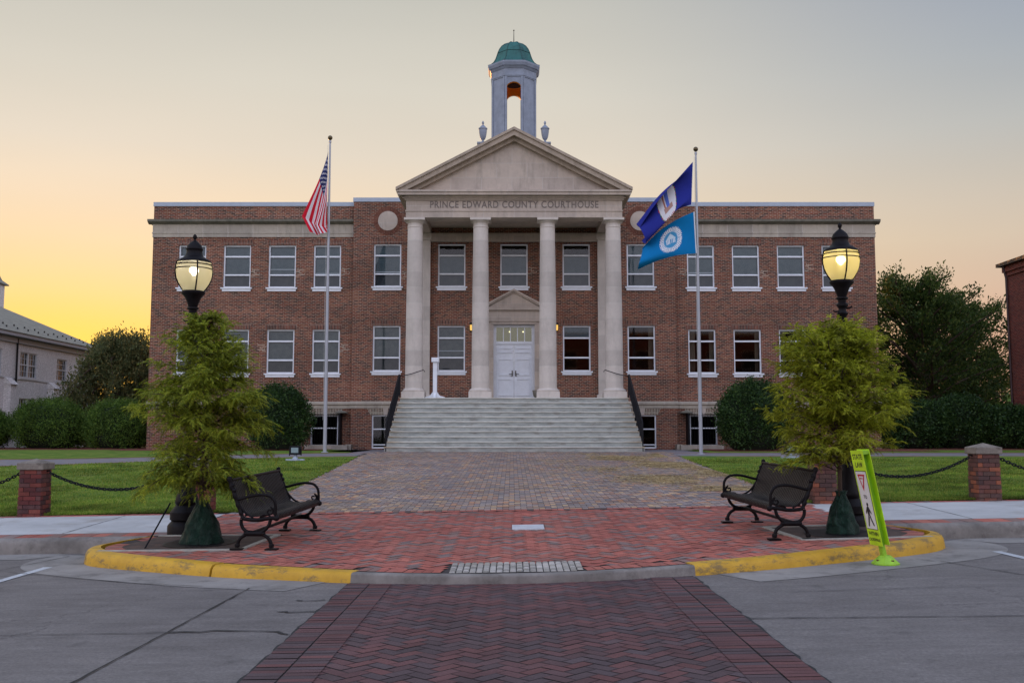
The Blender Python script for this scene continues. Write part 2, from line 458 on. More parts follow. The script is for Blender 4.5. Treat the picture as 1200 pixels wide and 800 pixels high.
M['iron'] = noisy('dark cast iron', (.007, .007, .009), (.014, .014, .018), scale=10, rough=.5, bs=.1, spec=.14)
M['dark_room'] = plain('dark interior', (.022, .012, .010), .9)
M['roof_flat'] = plain('flat roof', (.15, .15, .15), .9)
# marble steps
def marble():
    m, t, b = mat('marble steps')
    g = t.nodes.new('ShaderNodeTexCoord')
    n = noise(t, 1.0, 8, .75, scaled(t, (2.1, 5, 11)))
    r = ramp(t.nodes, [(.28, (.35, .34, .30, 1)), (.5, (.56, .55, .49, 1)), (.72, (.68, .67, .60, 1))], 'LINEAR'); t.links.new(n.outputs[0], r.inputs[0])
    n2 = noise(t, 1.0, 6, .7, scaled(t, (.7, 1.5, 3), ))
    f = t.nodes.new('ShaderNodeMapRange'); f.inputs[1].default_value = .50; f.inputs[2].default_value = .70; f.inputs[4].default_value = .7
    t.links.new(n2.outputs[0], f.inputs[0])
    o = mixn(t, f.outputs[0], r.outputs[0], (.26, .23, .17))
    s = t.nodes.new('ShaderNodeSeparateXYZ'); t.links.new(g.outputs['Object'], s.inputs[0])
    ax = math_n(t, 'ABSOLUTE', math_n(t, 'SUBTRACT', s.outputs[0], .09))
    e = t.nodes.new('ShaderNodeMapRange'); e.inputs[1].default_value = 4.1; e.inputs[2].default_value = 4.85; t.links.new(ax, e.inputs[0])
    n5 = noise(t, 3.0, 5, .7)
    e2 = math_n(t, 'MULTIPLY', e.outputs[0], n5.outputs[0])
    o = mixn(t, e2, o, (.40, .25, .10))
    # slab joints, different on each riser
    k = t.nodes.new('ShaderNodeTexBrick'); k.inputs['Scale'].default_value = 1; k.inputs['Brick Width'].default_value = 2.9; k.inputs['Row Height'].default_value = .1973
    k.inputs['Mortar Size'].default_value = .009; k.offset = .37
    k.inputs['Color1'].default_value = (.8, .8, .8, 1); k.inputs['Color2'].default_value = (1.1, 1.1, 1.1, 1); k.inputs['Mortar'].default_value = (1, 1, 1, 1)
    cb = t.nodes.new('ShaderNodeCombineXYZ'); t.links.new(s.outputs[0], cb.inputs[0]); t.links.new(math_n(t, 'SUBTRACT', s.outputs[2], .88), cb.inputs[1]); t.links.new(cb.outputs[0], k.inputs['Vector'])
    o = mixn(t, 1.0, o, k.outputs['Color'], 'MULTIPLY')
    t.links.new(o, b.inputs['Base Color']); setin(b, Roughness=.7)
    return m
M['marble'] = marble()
M['riser'] = noisy('shade-dark marble riser', (.25, .27, .255), (.40, .415, .39), scale=1.6, rough=.75, c3=(.17, .155, .125), scale2=1.4, stretch=(1.2, 2, 4), lo=.35, hi=.65)  # same marble made darker, so the shade below each nosing is in the colour

def glass_mat(name, tint=(.9, .95, 1), refl=.25):
    m = bpy.data.materials.new(name); m.use_nodes = True; t = m.node_tree
    for n in list(t.nodes): t.nodes.remove(n)
    tr = t.nodes.new('ShaderNodeBsdfTransparent'); tr.inputs[0].default_value = (*tint, 1)
    gl = t.nodes.new('ShaderNodeBsdfGlossy'); gl.inputs['Roughness'].default_value = .03; gl.inputs[0].default_value = (.9, .95, 1, 1)
    n = noise(t, 1.3, 2, .5)
    bp = t.nodes.new('ShaderNodeBump'); bp.inputs['Strength'].default_value = .05; bp.inputs['Distance'].default_value = .02; t.links.new(n.outputs[0], bp.inputs['Height'])
    fr = t.nodes.new('ShaderNodeFresnel'); fr.inputs[0].default_value = 1.5
    f = math_n(t, 'ADD', fr.outputs[0], refl)
    mx = t.nodes.new('ShaderNodeMixShader'); t.links.new(f, mx.inputs[0]); t.links.new(tr.outputs[0], mx.inputs[1]); t.links.new(gl.outputs[0], mx.inputs[2])
    o = t.nodes.new('ShaderNodeOutputMaterial'); t.links.new(mx.outputs[0], o.inputs[0])
    return m
M['glass'] = glass_mat('window glass', (.8, .87, .90), .0)
M['glass_dark'] = glass_mat('screened window glass', (.55, .57, .60), .0)
M['blind'] = noisy('grey blind', (.13, .185, .21), (.19, .245, .265), scale=2.5, rough=.9, bs=0)
M['blind_pale'] = noisy('pale green blind', (.13, .155, .16), (.20, .22, .21), scale=3, rough=.9, bs=0)

BX = 0.09
# ================================================================ GROUND
def sheet(name, F, xs, ys, m, dz=0.0, kind='structure'):
    mb = MB()
    nx, ny = len(xs), len(ys)
    for y in ys:
        for x in xs: mb.v.append((x, y, F(x, y) + dz))
    for j in range(ny - 1):
        for i in range(nx - 1):
            mb.f.append((j * nx + i, j * nx + i + 1, (j + 1) * nx + i + 1, (j + 1) * nx + i)); mb.c.append(None)
    o = mb.build(name, m); o['kind'] = kind
    return o
def between(name, F, fl, fr, ys, m, dz=0.0, nx=24):
    """sheet whose left/right edges follow fl(y), fr(y)"""
    mb = MB()
    for y in ys:
        a, b = fl(y), fr(y)
        for i in range(nx + 1):
            x = a + (b - a) * i / nx
            mb.v.append((x, y, F(x, y) + dz))
    for j in range(len(ys) - 1):
        for i in range(nx):
            mb.f.append((j * (nx + 1) + i, j * (nx + 1) + i + 1, (j + 1) * (nx + 1) + i + 1, (j + 1) * (nx + 1) + i)); mb.c.append(None)
    o = mb.build(name, m); o['kind'] = 'structure'
    return o
def fr_(a, b, n): return [a + (b - a) * i / n for i in range(n + 1)]

M['grass'] = noisy('lawn', (.065, .135, .018), (.16, .225, .034), scale=1.3, rough=.95, c3=(.22, .21, .06), scale2=2.6, bs=.6, bd=.03, spec=.1)
M['dirt'] = noisy('ground soil', (.07, .075, .03), (.10, .11, .04), scale=.4, rough=.95, spec=.1)
def G(x, y): return S(x) - .2 if y < 13.9 else H(x, y) - .05
sheet('ground', G, [-900, -200, -60, -30, -15, -6, 0, 6, 15, 30, 60, 200, 900], [-900, -200, -13, 13.89, 13.9] + fr_(16, 34, 9) + [37, 60, 120, 900], M['dirt'])

# street: worn concrete
def concrete_street():
    m, t, b = mat('worn street concrete')
    n = noise(t, .55, 7, .7); r = ramp(t.nodes, [(.3, (.125, .112, .105, 1)), (.7, (.190, .173, .162, 1))], 'LINEAR'); t.links.new(n.outputs[0], r.inputs[0])
    n2 = noise(t, 38, 5, .85)
    mr = t.nodes.new('ShaderNodeMapRange'); t.links.new(n2.outputs[0], mr.inputs[0]); mr.inputs[1].default_value = .3; mr.inputs[2].default_value = .7; mr.inputs[3].default_value = .62; mr.inputs[4].default_value = 1.38
    n4 = noise(t, 1.0, 6, .75, scaled(t, (1.3, 6.0, 1)), .4)
    mr4 = t.nodes.new('ShaderNodeMapRange'); t.links.new(n4.outputs[0], mr4.inputs[0]); mr4.inputs[1].default_value = .35; mr4.inputs[2].default_value = .68; mr4.inputs[3].default_value = .9; mr4.inputs[4].default_value = 1.25
    f = math_n(t, 'MULTIPLY', mr.outputs[0], mr4.outputs[0])
    vm = t.nodes.new('ShaderNodeVectorMath'); vm.operation = 'SCALE'; t.links.new(r.outputs[0], vm.inputs[0]); t.links.new(f, vm.inputs['Scale'])
    n3 = noise(t, 3.2, 8, .8)
    f3 = t.nodes.new('ShaderNodeMapRange'); f3.inputs[1].default_value = .60; f3.inputs[2].default_value = .75; f3.inputs[4].default_value = .6; t.links.new(n3.outputs[0], f3.inputs[0])
    o = mixn(t, f3.outputs[0], vm.outputs[0], (.24, .205, .165))
    vo = t.nodes.new('ShaderNodeTexVoronoi'); vo.feature = 'DISTANCE_TO_EDGE'; vo.inputs['Scale'].default_value = .42
    gg = t.nodes.new('ShaderNodeTexCoord'); nd = noise(t, 1.2, 6, .7)
    va = t.nodes.new('ShaderNodeVectorMath'); va.operation = 'ADD'; vs_ = t.nodes.new('ShaderNodeVectorMath'); vs_.operation = 'SCALE'; vs_.inputs['Scale'].default_value = .9
    t.links.new(nd.outputs['Color'], vs_.inputs[0]); t.links.new(gg.outputs['Object'], va.inputs[0]); t.links.new(vs_.outputs[0], va.inputs[1]); t.links.new(va.outputs[0], vo.inputs['Vector'])
    vr = t.nodes.new('ShaderNodeMapRange'); vr.inputs[1].default_value = .0; vr.inputs[2].default_value = .006; vr.inputs[3].default_value = .55; vr.inputs[4].default_value = 0; t.links.new(vo.outputs['Distance'], vr.inputs[0])
    nm_ = noise(t, .35, 2, .5); vm2 = t.nodes.new('ShaderNodeMapRange'); vm2.inputs[1].default_value = .5; vm2.inputs[2].default_value = .56; t.links.new(nm_.outputs[0], vm2.inputs[0])
    o = mixn(t, math_n(t, 'MULTIPLY', vr.outputs[0], vm2.outputs[0]), o, (.04, .035, .035))
    so_ = noise(t, 1.9, 3, .5); sr_ = t.nodes.new('ShaderNodeMapRange'); sr_.inputs[1].default_value = .66; sr_.inputs[2].default_value = .74; sr_.inputs[4].default_value = .45; t.links.new(so_.outputs[0], sr_.inputs[0])
    o = mixn(t, sr_.outputs[0], o, (.05, .045, .045))
    t.links.new(o, b.inputs['Base Color']); setin(b, Roughness=.8); b.inputs['Specular IOR Level'].default_value = .35
    bump(t, b, n2.outputs[0], .35, .006)
    return m
M['street'] = concrete_street()
sheet('street', S, [-120, -60, -30, -20, -10, -5, 0, 5, 10, 20, 30, 60, 120], [-13, -6, 0, 4, 8, 12, 14.1], M['street'])
M['gutter'] = noisy('gutter concrete', (.22, .205, .188), (.31, .288, .265), scale=1.2, rough=.85, c3=(.12, .108, .098), scale2=2.2)
M['curb_grey'] = noisy('old curb concrete', (.15, .135, .12), (.28, .255, .23), scale=2.5, rough=.85, c3=(.11, .095, .085), scale2=3)
def yellow():
    m, t, b = mat('worn yellow curb paint')
    n = noise(t, 2, 5, .7); r = ramp(t.nodes, [(.3, (.50, .27, .014, 1)), (.7, (.70, .40, .025, 1))], 'LINEAR'); t.links.new(n.outputs[0], r.inputs[0])
    n2 = noise(t, 1.0, 8, .8, scaled(t, (2.2, 2.2, 5)))
    f = t.nodes.new('ShaderNodeMapRange'); f.inputs[1].default_value = .50; f.inputs[2].default_value = .58; f.inputs[4].default_value = .8; t.links.new(n2.outputs[0], f.inputs[0])
    o = mixn(t, f.outputs[0], r.outputs[0], (.17, .12, .05))
    n3 = noise(t, 14, 5, .7)
    f3 = t.nodes.new('ShaderNodeMapRange'); f3.inputs[1].default_value = .60; f3.inputs[2].default_value = .72; f3.inputs[4].default_value = .5; t.links.new(n3.outputs[0], f3.inputs[0])
    o = mixn(t, f3.outputs[0], o, (.2, .15, .08))
    t.links.new(o, b.inputs['Base Color']); setin(b, Roughness=.6); bump(t, b, n3.outputs[0], .2, .01)
    return m
M['yellow'] = yellow()

# bump-out outline (street side of the curb)
OUT = [(-5.02, 13.98), (-5.30, 13.45), (-5.42, 12.95), (-5.22, 12.45), (-4.75, 12.05), (-3.35, 11.22), (-2.5, 10.86), (-1.68, 10.56), (-.86, 10.36), (0, 10.29),
       (.87, 10.38), (1.93, 10.68), (2.6, 10.93), (3.32, 11.27), (4.1, 11.68), (4.75, 12.05), (5.25, 12.45), (5.52, 12.95), (5.40, 13.45), (5.12, 13.98)]
def smooth_path(P, k=6):
    out = []
    for i in range(len(P) - 1):
        p0 = P[max(i - 1, 0)]; p1 = P[i]; p2 = P[i + 1]; p3 = P[min(i + 2, len(P) - 1)]
        for s in range(k):
            t = s / k
            out.append(tuple(.5 * ((2 * p1[d]) + (-p0[d] + p2[d]) * t + (2 * p0[d] - 5 * p1[d] + 4 * p2[d] - p3[d]) * t * t + (-p0[d] + 3 * p1[d] - 3 * p2[d] + p3[d]) * t ** 3) for d in range(len(p1))))
    out.append(tuple(P[-1]))
    return out
OUTS = smooth_path(OUT)
def normals2(P):
    ns = []
    for i in range(len(P)):
        a = P[max(i - 1, 0)]; b = P[min(i + 1, len(P) - 1)]
        dx, dy = b[0] - a[0], b[1] - a[1]; l = math.hypot(dx, dy) or 1
        ns.append((-dy / l, dx / l))     # left of travel = inwards
    return ns
def curb_sweep(name, P, Nn, width, m, lip=0.012, rnd=.085, low=False):
    """rounded kerb profile swept along P, base under the street, top at the pavement"""
    mb = MB(); k = None
    w0 = width
    for (x, y), (nx, ny) in zip(P, Nn):
        q_ = min(1, max(0, (y - 12.55) / .7)) if abs(x) > 4.7 and w0 > .2 else 0
        width = w0 - .12 * q_
        zt = H(x + nx * width, y + ny * width) + lip
        zb = S(x) - .08
        hgt = zt - S(x)
        r = min(rnd, hgt * .6)
        prof = [(-.0, zb)]
        prof += [(0.0, S(x)), (.012, zt - r)]
        for a in (22, 45, 68, 90):
            prof.append((.012 + r * (1 - math.cos(R(a))), zt - r + r * math.sin(R(a))))
        prof += [(width, zt - .002), (width, zt - .12)]
        k = len(prof)
        for o_, z in prof: mb.v.append((x + nx * o_, y + ny * o_, z))
    for i in range(len(P) - 1):
        for j in range(k - 1):
            mb.f.append((i * k + j, i * k + j + 1, (i + 1) * k + j + 1, (i + 1) * k + j)); mb.c.append(None)
    mb.f.append(tuple(range(k))); mb.c.append(None)
    mb.f.append(tuple((len(P) - 1) * k + j for j in range(k - 1, -1, -1))); mb.c.append(None)
    # swept with flipped winding so that faces look outwards
    mb.f = [tuple(reversed(f)) for f in mb.f]
    o = mb.build(name, m, smooth=True, ang=60); o['kind'] = 'structure'
    return o
NRM = normals2(OUTS)
il = [i for i, p in enumerate(OUTS) if p[0] <= -1.66]
ir = [i for i, p in enumerate(OUTS) if p[0] >= 1.93]
a, b_ = il[-1], ir[0]
# split the left yellow kerb at its crack
cr = [i for i in il if OUTS[i][0] > -3.42 and OUTS[i][0] < -3.2]
ck = cr[0] if cr else a // 2
curb_sweep('yellow_curb', OUTS[:ck + 1], NRM[:ck + 1], .23, M['yellow'])
curb_sweep('yellow_curb', [OUTS[ck + 0]] and [(OUTS[ck][0] + .03, OUTS[ck][1] - .015)] + OUTS[ck + 1:a + 1], [NRM[ck]] + NRM[ck + 1:a + 1], .23, M['yellow'], lip=.005)
curb_sweep('curb', OUTS[a:b_ + 1], NRM[a:b_ + 1], .14, M['curb_grey'], lip=.004, rnd=.03)
curb_sweep('yellow_curb', OUTS[b_:], NRM[b_:], .23, M['yellow'])
for s in (-1, 1):
    for seg in range(6):
        x0 = 5.0 + (0 if s < 0 else .1) + seg * 3.2; x1 = x0 + 3.19
        P = [(s * (x0 + (x1 - x0) * q / 4), 13.78) for q in range(5)]
        if s < 0: P = P[::-1]
        curb_sweep('curb', P, [(0, 1)] * 5, .17, M['curb_grey'])

# gutter apron: a lighter band of concrete in front of the kerb
def offset(P, Nn, d): return [(p[0] + n[0] * d, p[1] + n[1] * d) for p, n in zip(P, Nn)]
def ribbon(name, A, B, F, m, dz):
    mb = MB()
    for p, q in zip(A, B):
        mb.v += [(p[0], p[1], F(p[0], p[1]) + dz), (q[0], q[1], F(q[0], q[1]) + dz)]
    for i in range(len(A) - 1):
        mb.f.append((2 * i, 2 * i + 2, 2 * i + 3, 2 * i + 1)); mb.c.append(None)
    o = mb.build(name, m); struct(o); return o
LP = [(-30, 13.80), (-20, 13.8), (-10, 13.8), (-6.2, 13.8)] + [p for p in OUTS[8:il[-1] - 1]]
LQ = [(-30, 13.2), (-20, 13.2), (-10, 13.2), (-6.35, 13.15)] + [(p[0] * 1.0 + n[0] * -.62 - .1, p[1] - n[1] * .62) for p, n in zip(OUTS[8:il[-1] - 1], NRM[8:il[-1] - 1])]
RP = [p for p in OUTS[ir[0] + 2:-8]] + [(6.2, 13.8), (10, 13.8), (20, 13.8), (30, 13.8)]
RQ = [(p[0] + n[0] * -.62 + .1, p[1] - n[1] * .62) for p, n in zip(OUTS[ir[0] + 2:-8], NRM[ir[0] + 2:-8])] + [(6.35, 13.15), (10, 13.2), (20, 13.2), (30, 13.2)]
ribbon('gutter', LQ, LP, S, M['gutter'], .004)
ribbon('gutter', RQ, RP, S, M['gutter'], .004)
# joints (dark, slightly wandering)
M['joint'] = plain('tar joint', (.02, .02, .02), .8)
def crack(P, wdt, dz=.0085, F=S, seed=0, jit=.012, m='joint', name='joint'):
    r_ = random.Random(seed); mb = MB(); pts = []
    for i in range(len(P) - 1):
        n = max(2, int(math.hypot(P[i + 1][0] - P[i][0], P[i + 1][1] - P[i][1]) / .12))
        for s in range(n):
            pts.append((P[i][0] + (P[i + 1][0] - P[i][0]) * s / n + r_.uniform(-jit, jit), P[i][1] + (P[i + 1][1] - P[i][1]) * s / n + r_.uniform(-jit, jit)))
    pts.append(P[-1])
    ns = normals2(pts)
    for p, n in zip(pts, ns):
        ww = wdt * r_.uniform(.5, 1.5)
        mb.v += [(p[0] - n[0] * ww, p[1] - n[1] * ww, F(p[0], p[1]) + dz), (p[0] + n[0] * ww, p[1] + n[1] * ww, F(p[0], p[1]) + dz)]
    for i in range(len(pts) - 1):
        mb.f.append((2 * i, 2 * i + 2, 2 * i + 3, 2 * i + 1)); mb.c.append(None)
    o = mb.build('pavement_' + name, M[m]); struct(o)
crack([(-2.78, 5.2), (-2.66, 10.3)], .008, seed=1, jit=.004)
crack([(-30, 7.95), (-4, 8.0), (-2.7, 8.02)], .006, seed=2)
crack([(-2.7, 8.02), (-2.2, 8.06), (-1.85, 7.98), (-1.72, 7.86)], .014, seed=3, jit=.03)
crack([(-30, 12.3), (-6.1, 12.0), (-5.0, 11.35), (-3.9, 10.75), (-3.2, 10.5)], .005, seed=4, jit=.006)
crack([(-6.1, 12.0), (-5.95, 12.9), (-5.85, 13.4)], .006, seed=5, jit=.006)
crack([(1.9, 8.2), (4.1, 8.12), (30, 8.1)], .009, seed=6, jit=.005)
crack([(6.9, 5), (5.0, 11.0), (4.85, 11.5)], .007, seed=7, jit=.005)
crack([(2.6, 9.5), (4.0, 9.62), (5.6, 9.6)], .004, seed=8, jit=.01)
crack([(-6.9, 5), (-5.3, 10.6)], .005, seed=12, jit=.005)
for k in range(2):
    crack([(-1.70 - .02 * k, 8.85 + .62 * k), (-1.93, 8.83 + .60 * k), (-2.05 + .04 * k, 8.88 + .61 * k)], .016, seed=20 + k, jit=.03)
crack([(-1.69, 5), (-1.69, 10.5)], .010, seed=9, jit=.012)
crack([(1.89, 5), (1.89, 10.55)], .014, seed=10, jit=.016)
M['paint'] = noisy('worn road paint', (.42, .44, .46), (.62, .64, .66), scale=8, rough=.7, c3=(.2, .2, .2), scale2=14)
for s, x0 in ((-1, -5.62), (1, 5.88)):
    o = sheet('parking_line', S, [x0 - .055, x0 + .055], [4.0, 8, 12.3], M['paint'], .0065)

# ---------------------------------------------------------------- brick paving as real bricks
def pick(tones, r_):
    c_ = tones[r_.randrange(len(tones))]; k = r_.uniform(.86, 1.14)
    return (c_[0] * k, c_[1] * k, c_[2] * k, 1)
def herring(mb, inside, x0, x1, y0, y1, F, tones, r_, W=.1016, gap=.004, dz=.007, ang=45, ox=0, oy=0, jz=.0025):
    ca, sa = math.cos(R(ang)), math.sin(R(ang))
    n = int((max(x1 - x0, y1 - y0)) * 1.6 / W) + 4
    cx, cy = (x0 + x1) / 2 + ox, (y0 + y1) / 2 + oy
    for a in range(-n, n):
        for b in range(-n, n):
            k = (a - b) % 4
            if k == 0: u0, u1, v0, v1 = a, a + 2, b, b + 1
            elif k == 3: u0, u1, v0, v1 = a, a + 1, b, b + 2
            else: continue
            uc, vc = (u0 + u1) / 2 * W, (v0 + v1) / 2 * W
            X = cx + uc * ca - vc * sa; Y = cy + uc * sa + vc * ca
            if X < x0 or X > x1 or Y < y0 or Y > y1 or not inside(X, Y): continue
            vs = []
            dzr = r_.uniform(-jz, jz); tl = r_.uniform(-.012, .012)
            for (u, v) in ((u0 * W + gap, v0 * W + gap), (u1 * W - gap, v0 * W + gap), (u1 * W - gap, v1 * W - gap), (u0 * W + gap, v1 * W - gap)):
                px = cx + u * ca - v * sa; py = cy + u * sa + v * ca
                vs.append((px, py, F(px, py) + dz + dzr + (px - X) * tl))
            mb.add(vs, [(0, 1, 2, 3)], pick(tones, r_))
def row_bricks(mb, P, Nn, d0, length, wdt, F, tones, r_, gap=.004, dz=.0095):
    """bricks laid side by side along a path, each spanning d0..d0+length across it"""
    acc = [0]
    for i in range(1, len(P)): acc.append(acc[-1] + math.hypot(P[i][0] - P[i - 1][0], P[i][1] - P[i - 1][1]))
    def at(s):
        for i in range(1, len(P)):
            if acc[i] >= s or i == len(P) - 1:
                t = (s - acc[i - 1]) / max(acc[i] - acc[i - 1], 1e-6)
                return [P[i - 1][k] + (P[i][k] - P[i - 1][k]) * t for k in (0, 1)] + [Nn[i - 1][k] + (Nn[i][k] - Nn[i - 1][k]) * t for k in (0, 1)]
    n = int(acc[-1] / wdt)
    for k in range(n):
        A = at(k * wdt + gap); B = at((k + 1) * wdt - gap)
        dzr = r_.uniform(-.002, .002)
        vs = []
        for q, d in ((A, d0 + gap), (B, d0 + gap), (B, d0 + length - gap), (A, d0 + length - gap)):
            x, y = q[0] + q[2] * d, q[1] + q[3] * d
            vs.append((x, y, F(x, y) + dz + dzr))
        mb.add(vs, [(0, 1, 2, 3)], pick(tones, r_))

M['mortar'] = noisy('paving joint sand', (.03, .024, .023), (.06, .048, .044), scale=6, rough=.95)
M['pavers'] = attr_mat('clay pavers', scale=70, stain=((.20, .125, .10), .35), ws=1.1)
M['pavers_grey'] = attr_mat('old grey pavers', scale=50, stain=((.30, .22, .13), .45), ws=.7)
M['pavers_dark'] = attr_mat('dark street pavers', scale=80, rough=.8, ws=1.4, spec=.3)
dark = [(0.135, 0.062, 0.061), (0.121, 0.060, 0.060), (0.113, 0.064, 0.065), (0.102, 0.066, 0.068), (0.092, 0.062, 0.065), (0.146, 0.064, 0.061), (0.127, 0.062, 0.062), (0.097, 0.068, 0.072)]
redt = [(0.454, 0.135, 0.097), (0.410, 0.124, 0.092), (0.432, 0.140, 0.103), (0.378, 0.124, 0.095), (0.464, 0.151, 0.108), (0.324, 0.146, 0.119), (0.421, 0.130, 0.097), (0.238, 0.167, 0.151), (0.389, 0.113, 0.086), (0.281, 0.173, 0.146)]
greyt = [(0.302, 0.240, 0.215), (0.271, 0.225, 0.210), (0.342, 0.259, 0.219), (0.302, 0.244, 0.224), (0.474, 0.244, 0.138), (0.251, 0.200, 0.188), (0.403, 0.274, 0.192), (0.240, 0.210, 0.206), (0.332, 0.274, 0.242), (0.535, 0.352, 0.202), (0.291, 0.181, 0.143)]
rr = random.Random(3)
sheet('crosswalk_bed', S, [-1.69, 0, 1.9], [-6, 0, 6, 10.75], M['mortar'], .003)
mb = MB()
herring(mb, lambda x, y: True, -1.30, 1.52, 2.5, 10.62, S, dark, rr, gap=.005, dz=.006, jz=.0015)
row_bricks(mb, [(-1.69, 2.5), (-1.69, 10.50)], [(1, 0)] * 2, 0, .23, .083, S, dark, rr, dz=.012)
row_bricks(mb, [(-1.455, 2.5), (-1.455, 10.46)], [(1, 0)] * 2, 0, .23, .083, S, dark, rr, dz=.012)
row_bricks(mb, [(1.89, 2.5), (1.89, 10.62)], [(-1, 0)] * 2, 0, .23, .083, S, dark, rr, dz=.012)
row_bricks(mb, [(1.655, 2.5), (1.655, 10.62)], [(-1, 0)] * 2, 0, .23, .083, S, dark, rr, dz=.012)
struct(mb.build('brick_crosswalk', M['pavers_dark']))

def yfront(x):
    best = 99
    for i in range(len(OUTS) - 1):
        (xa, ya), (xb, yb) = OUTS[i], OUTS[i + 1]
        if min(xa, xb) <= x <= max(xa, xb) and xa != xb:
            best = min(best, ya + (yb - ya) * (x - xa) / (xb - xa))
    return best
INN = offset(OUTS, NRM, .14)
# plaza bed
mb = MB(); xs = fr_(-5.15, 5.25, 60); ysn = 16
for x in xs:
    y0 = min(yfront(x) + .10, 13.95)
    for k in range(ysn + 1):
        y = y0 + (16.9 - y0) * k / ysn
        mb.v.append((x, y, H(x, y) - .004))
for i in range(60):
    for k in range(ysn):
        mb.f.append((i * (ysn + 1) + k, (i + 1) * (ysn + 1) + k, (i + 1) * (ysn + 1) + k + 1, i * (ysn + 1) + k + 1)); mb.c.append(None)
struct(mb.build('plaza_bed', M['mortar']))

PITS = [[(-5.12, 12.52), (-3.33, 12.45), (-3.20, 13.85), (-4.86, 13.95)], [(5.22, 12.58), (3.60, 12.47), (3.44, 13.80), (5.02, 13.95)]]
def inpoly(x, y, P):
    c_ = False; j = len(P) - 1
    for i in range(len(P)):
        if (P[i][1] > y) != (P[j][1] > y) and x < (P[j][0] - P[i][0]) * (y - P[i][1]) / (P[j][1] - P[i][1]) + P[i][0]: c_ = not c_
        j = i
    return c_
def in_red(x, y):
    d = .385 if abs(x) < 1.75 else .46
    if y < yfront(x) + d or x < -5.08 or x > 5.18: return False
    if any(inpoly(x, y, P) for P in PITS): return False
    if -.68 < x < .78 and y < 11.10: return False
    if -.02 < x < .47 and 13.97 < y < 14.53: return False
    if y > 13.98 and (x < -4.75 or x > 4.85) : return False
    return True
mb = MB()
herring(mb, in_red, -5.2, 5.3, 10.3, 16.45, H, redt, rr, dz=.004)
for i0, i1, d in ((8, il[-1], .235), (il[-1], ir[0], .145), (ir[0], len(OUTS) - 8, .235)):
    seg = [p for p in OUTS[i0:i1 + 1]]; sn = NRM[i0:i1 + 1]
    def Fmat(x, y): return H(x, y)
    sub = MB(); row_bricks(sub, seg, sn, d, .21, .105, H, redt, rr, dz=.006)
    for f, c_ in zip(sub.f, sub.c):
        vs = [sub.v[q] for q in f]; cx = sum(v[0] for v in vs) / 4; cy = sum(v[1] for v in vs) / 4
        if -.7 < cx < .8 and cy < 11.1: continue
        mb.add(vs, [(0, 1, 2, 3)], c_)
# band of soldier bricks between the red and the grey paving
row_bricks(mb, [(-4.75, 16.45), (5.0, 16.45)], [(0, 1)] * 2, 0, .2, .1, H, redt[:4] + [(.14, .1, .09)], rr)
struct(mb.build('red_brick_plaza', M['pavers']))
# brick edging beside the sidewalks
for s in (-1, 1):
    mb = MB()
    A, B = ((-30, 13.96), (-4.75, 13.96)) if s < 0 else ((4.85, 13.96), (30, 13.96))
    row_bricks(mb, [A, B], [(0, 1)] * 2, 0, .42, .21, H, redt, rr, dz=.003)
    A, B = ((-30, 16.74), (-4.85, 16.74)) if s < 0 else ((5.1, 16.74), (30, 16.74))
    row_bricks(mb, [A, B], [(0, 1)] * 2, 0, .21, .105, H, redt, rr, dz=.003)
    struct(mb.build('brick_edging', M['pavers']))
    xs = fr_(-60, -4.75, 24) if s < 0 else fr_(4.85, 60, 24)
    sheet('edging_bed', H, xs, [13.94, 15, 16.0, 16.97], M['mortar'], -.006)
M['walk'] = noisy('sidewalk concrete', (.40, .40, .39), (.52, .52, .51), scale=1.0, rough=.85, c3=(.32, .30, .27), scale2=1.3)
sheet('sidewalk', H, fr_(-60, -4.75, 24), [14.39, 15.2, 16.0, 16.73], M['walk'], .004)
sheet('sidewalk', H, fr_(4.85, 60, 24), [14.39, 15.2, 16.0, 16.73], M['walk'], .004)
for k, x in enumerate([-16.4, -14.4, -12.4, -10.4, -8.4, -6.4, 6.55, 8.6, 10.6, 12.6, 14.6]):
    crack([(x, 14.4), (x + .0, 16.72)], .007, dz=.0075, F=H, seed=40 + k, jit=.001)

# grey upper plaza
def pl(y): return -4.62 - .04 * (y - 20) if y > 17 else -4.75
def prr(y): return 5.05 + .045 * (y - 20) if y > 17 else 5.05
between('upper_plaza_bed', H, pl, prr, fr_(16.6, 38.2, 30), M['mortar'], -.003)
mb = MB()
herring(mb, lambda x, y: pl(y) - .02 + .08 * math.sin(y * 5) < x < prr(y) + .05 * math.sin(y * 4), -5.6, 6.1, 16.66, 38.1, H, greyt, rr, W=.1016, gap=.004, dz=.005, ang=0, jz=.003)
struct(mb.build('grey_brick_plaza', M['pavers_grey']))

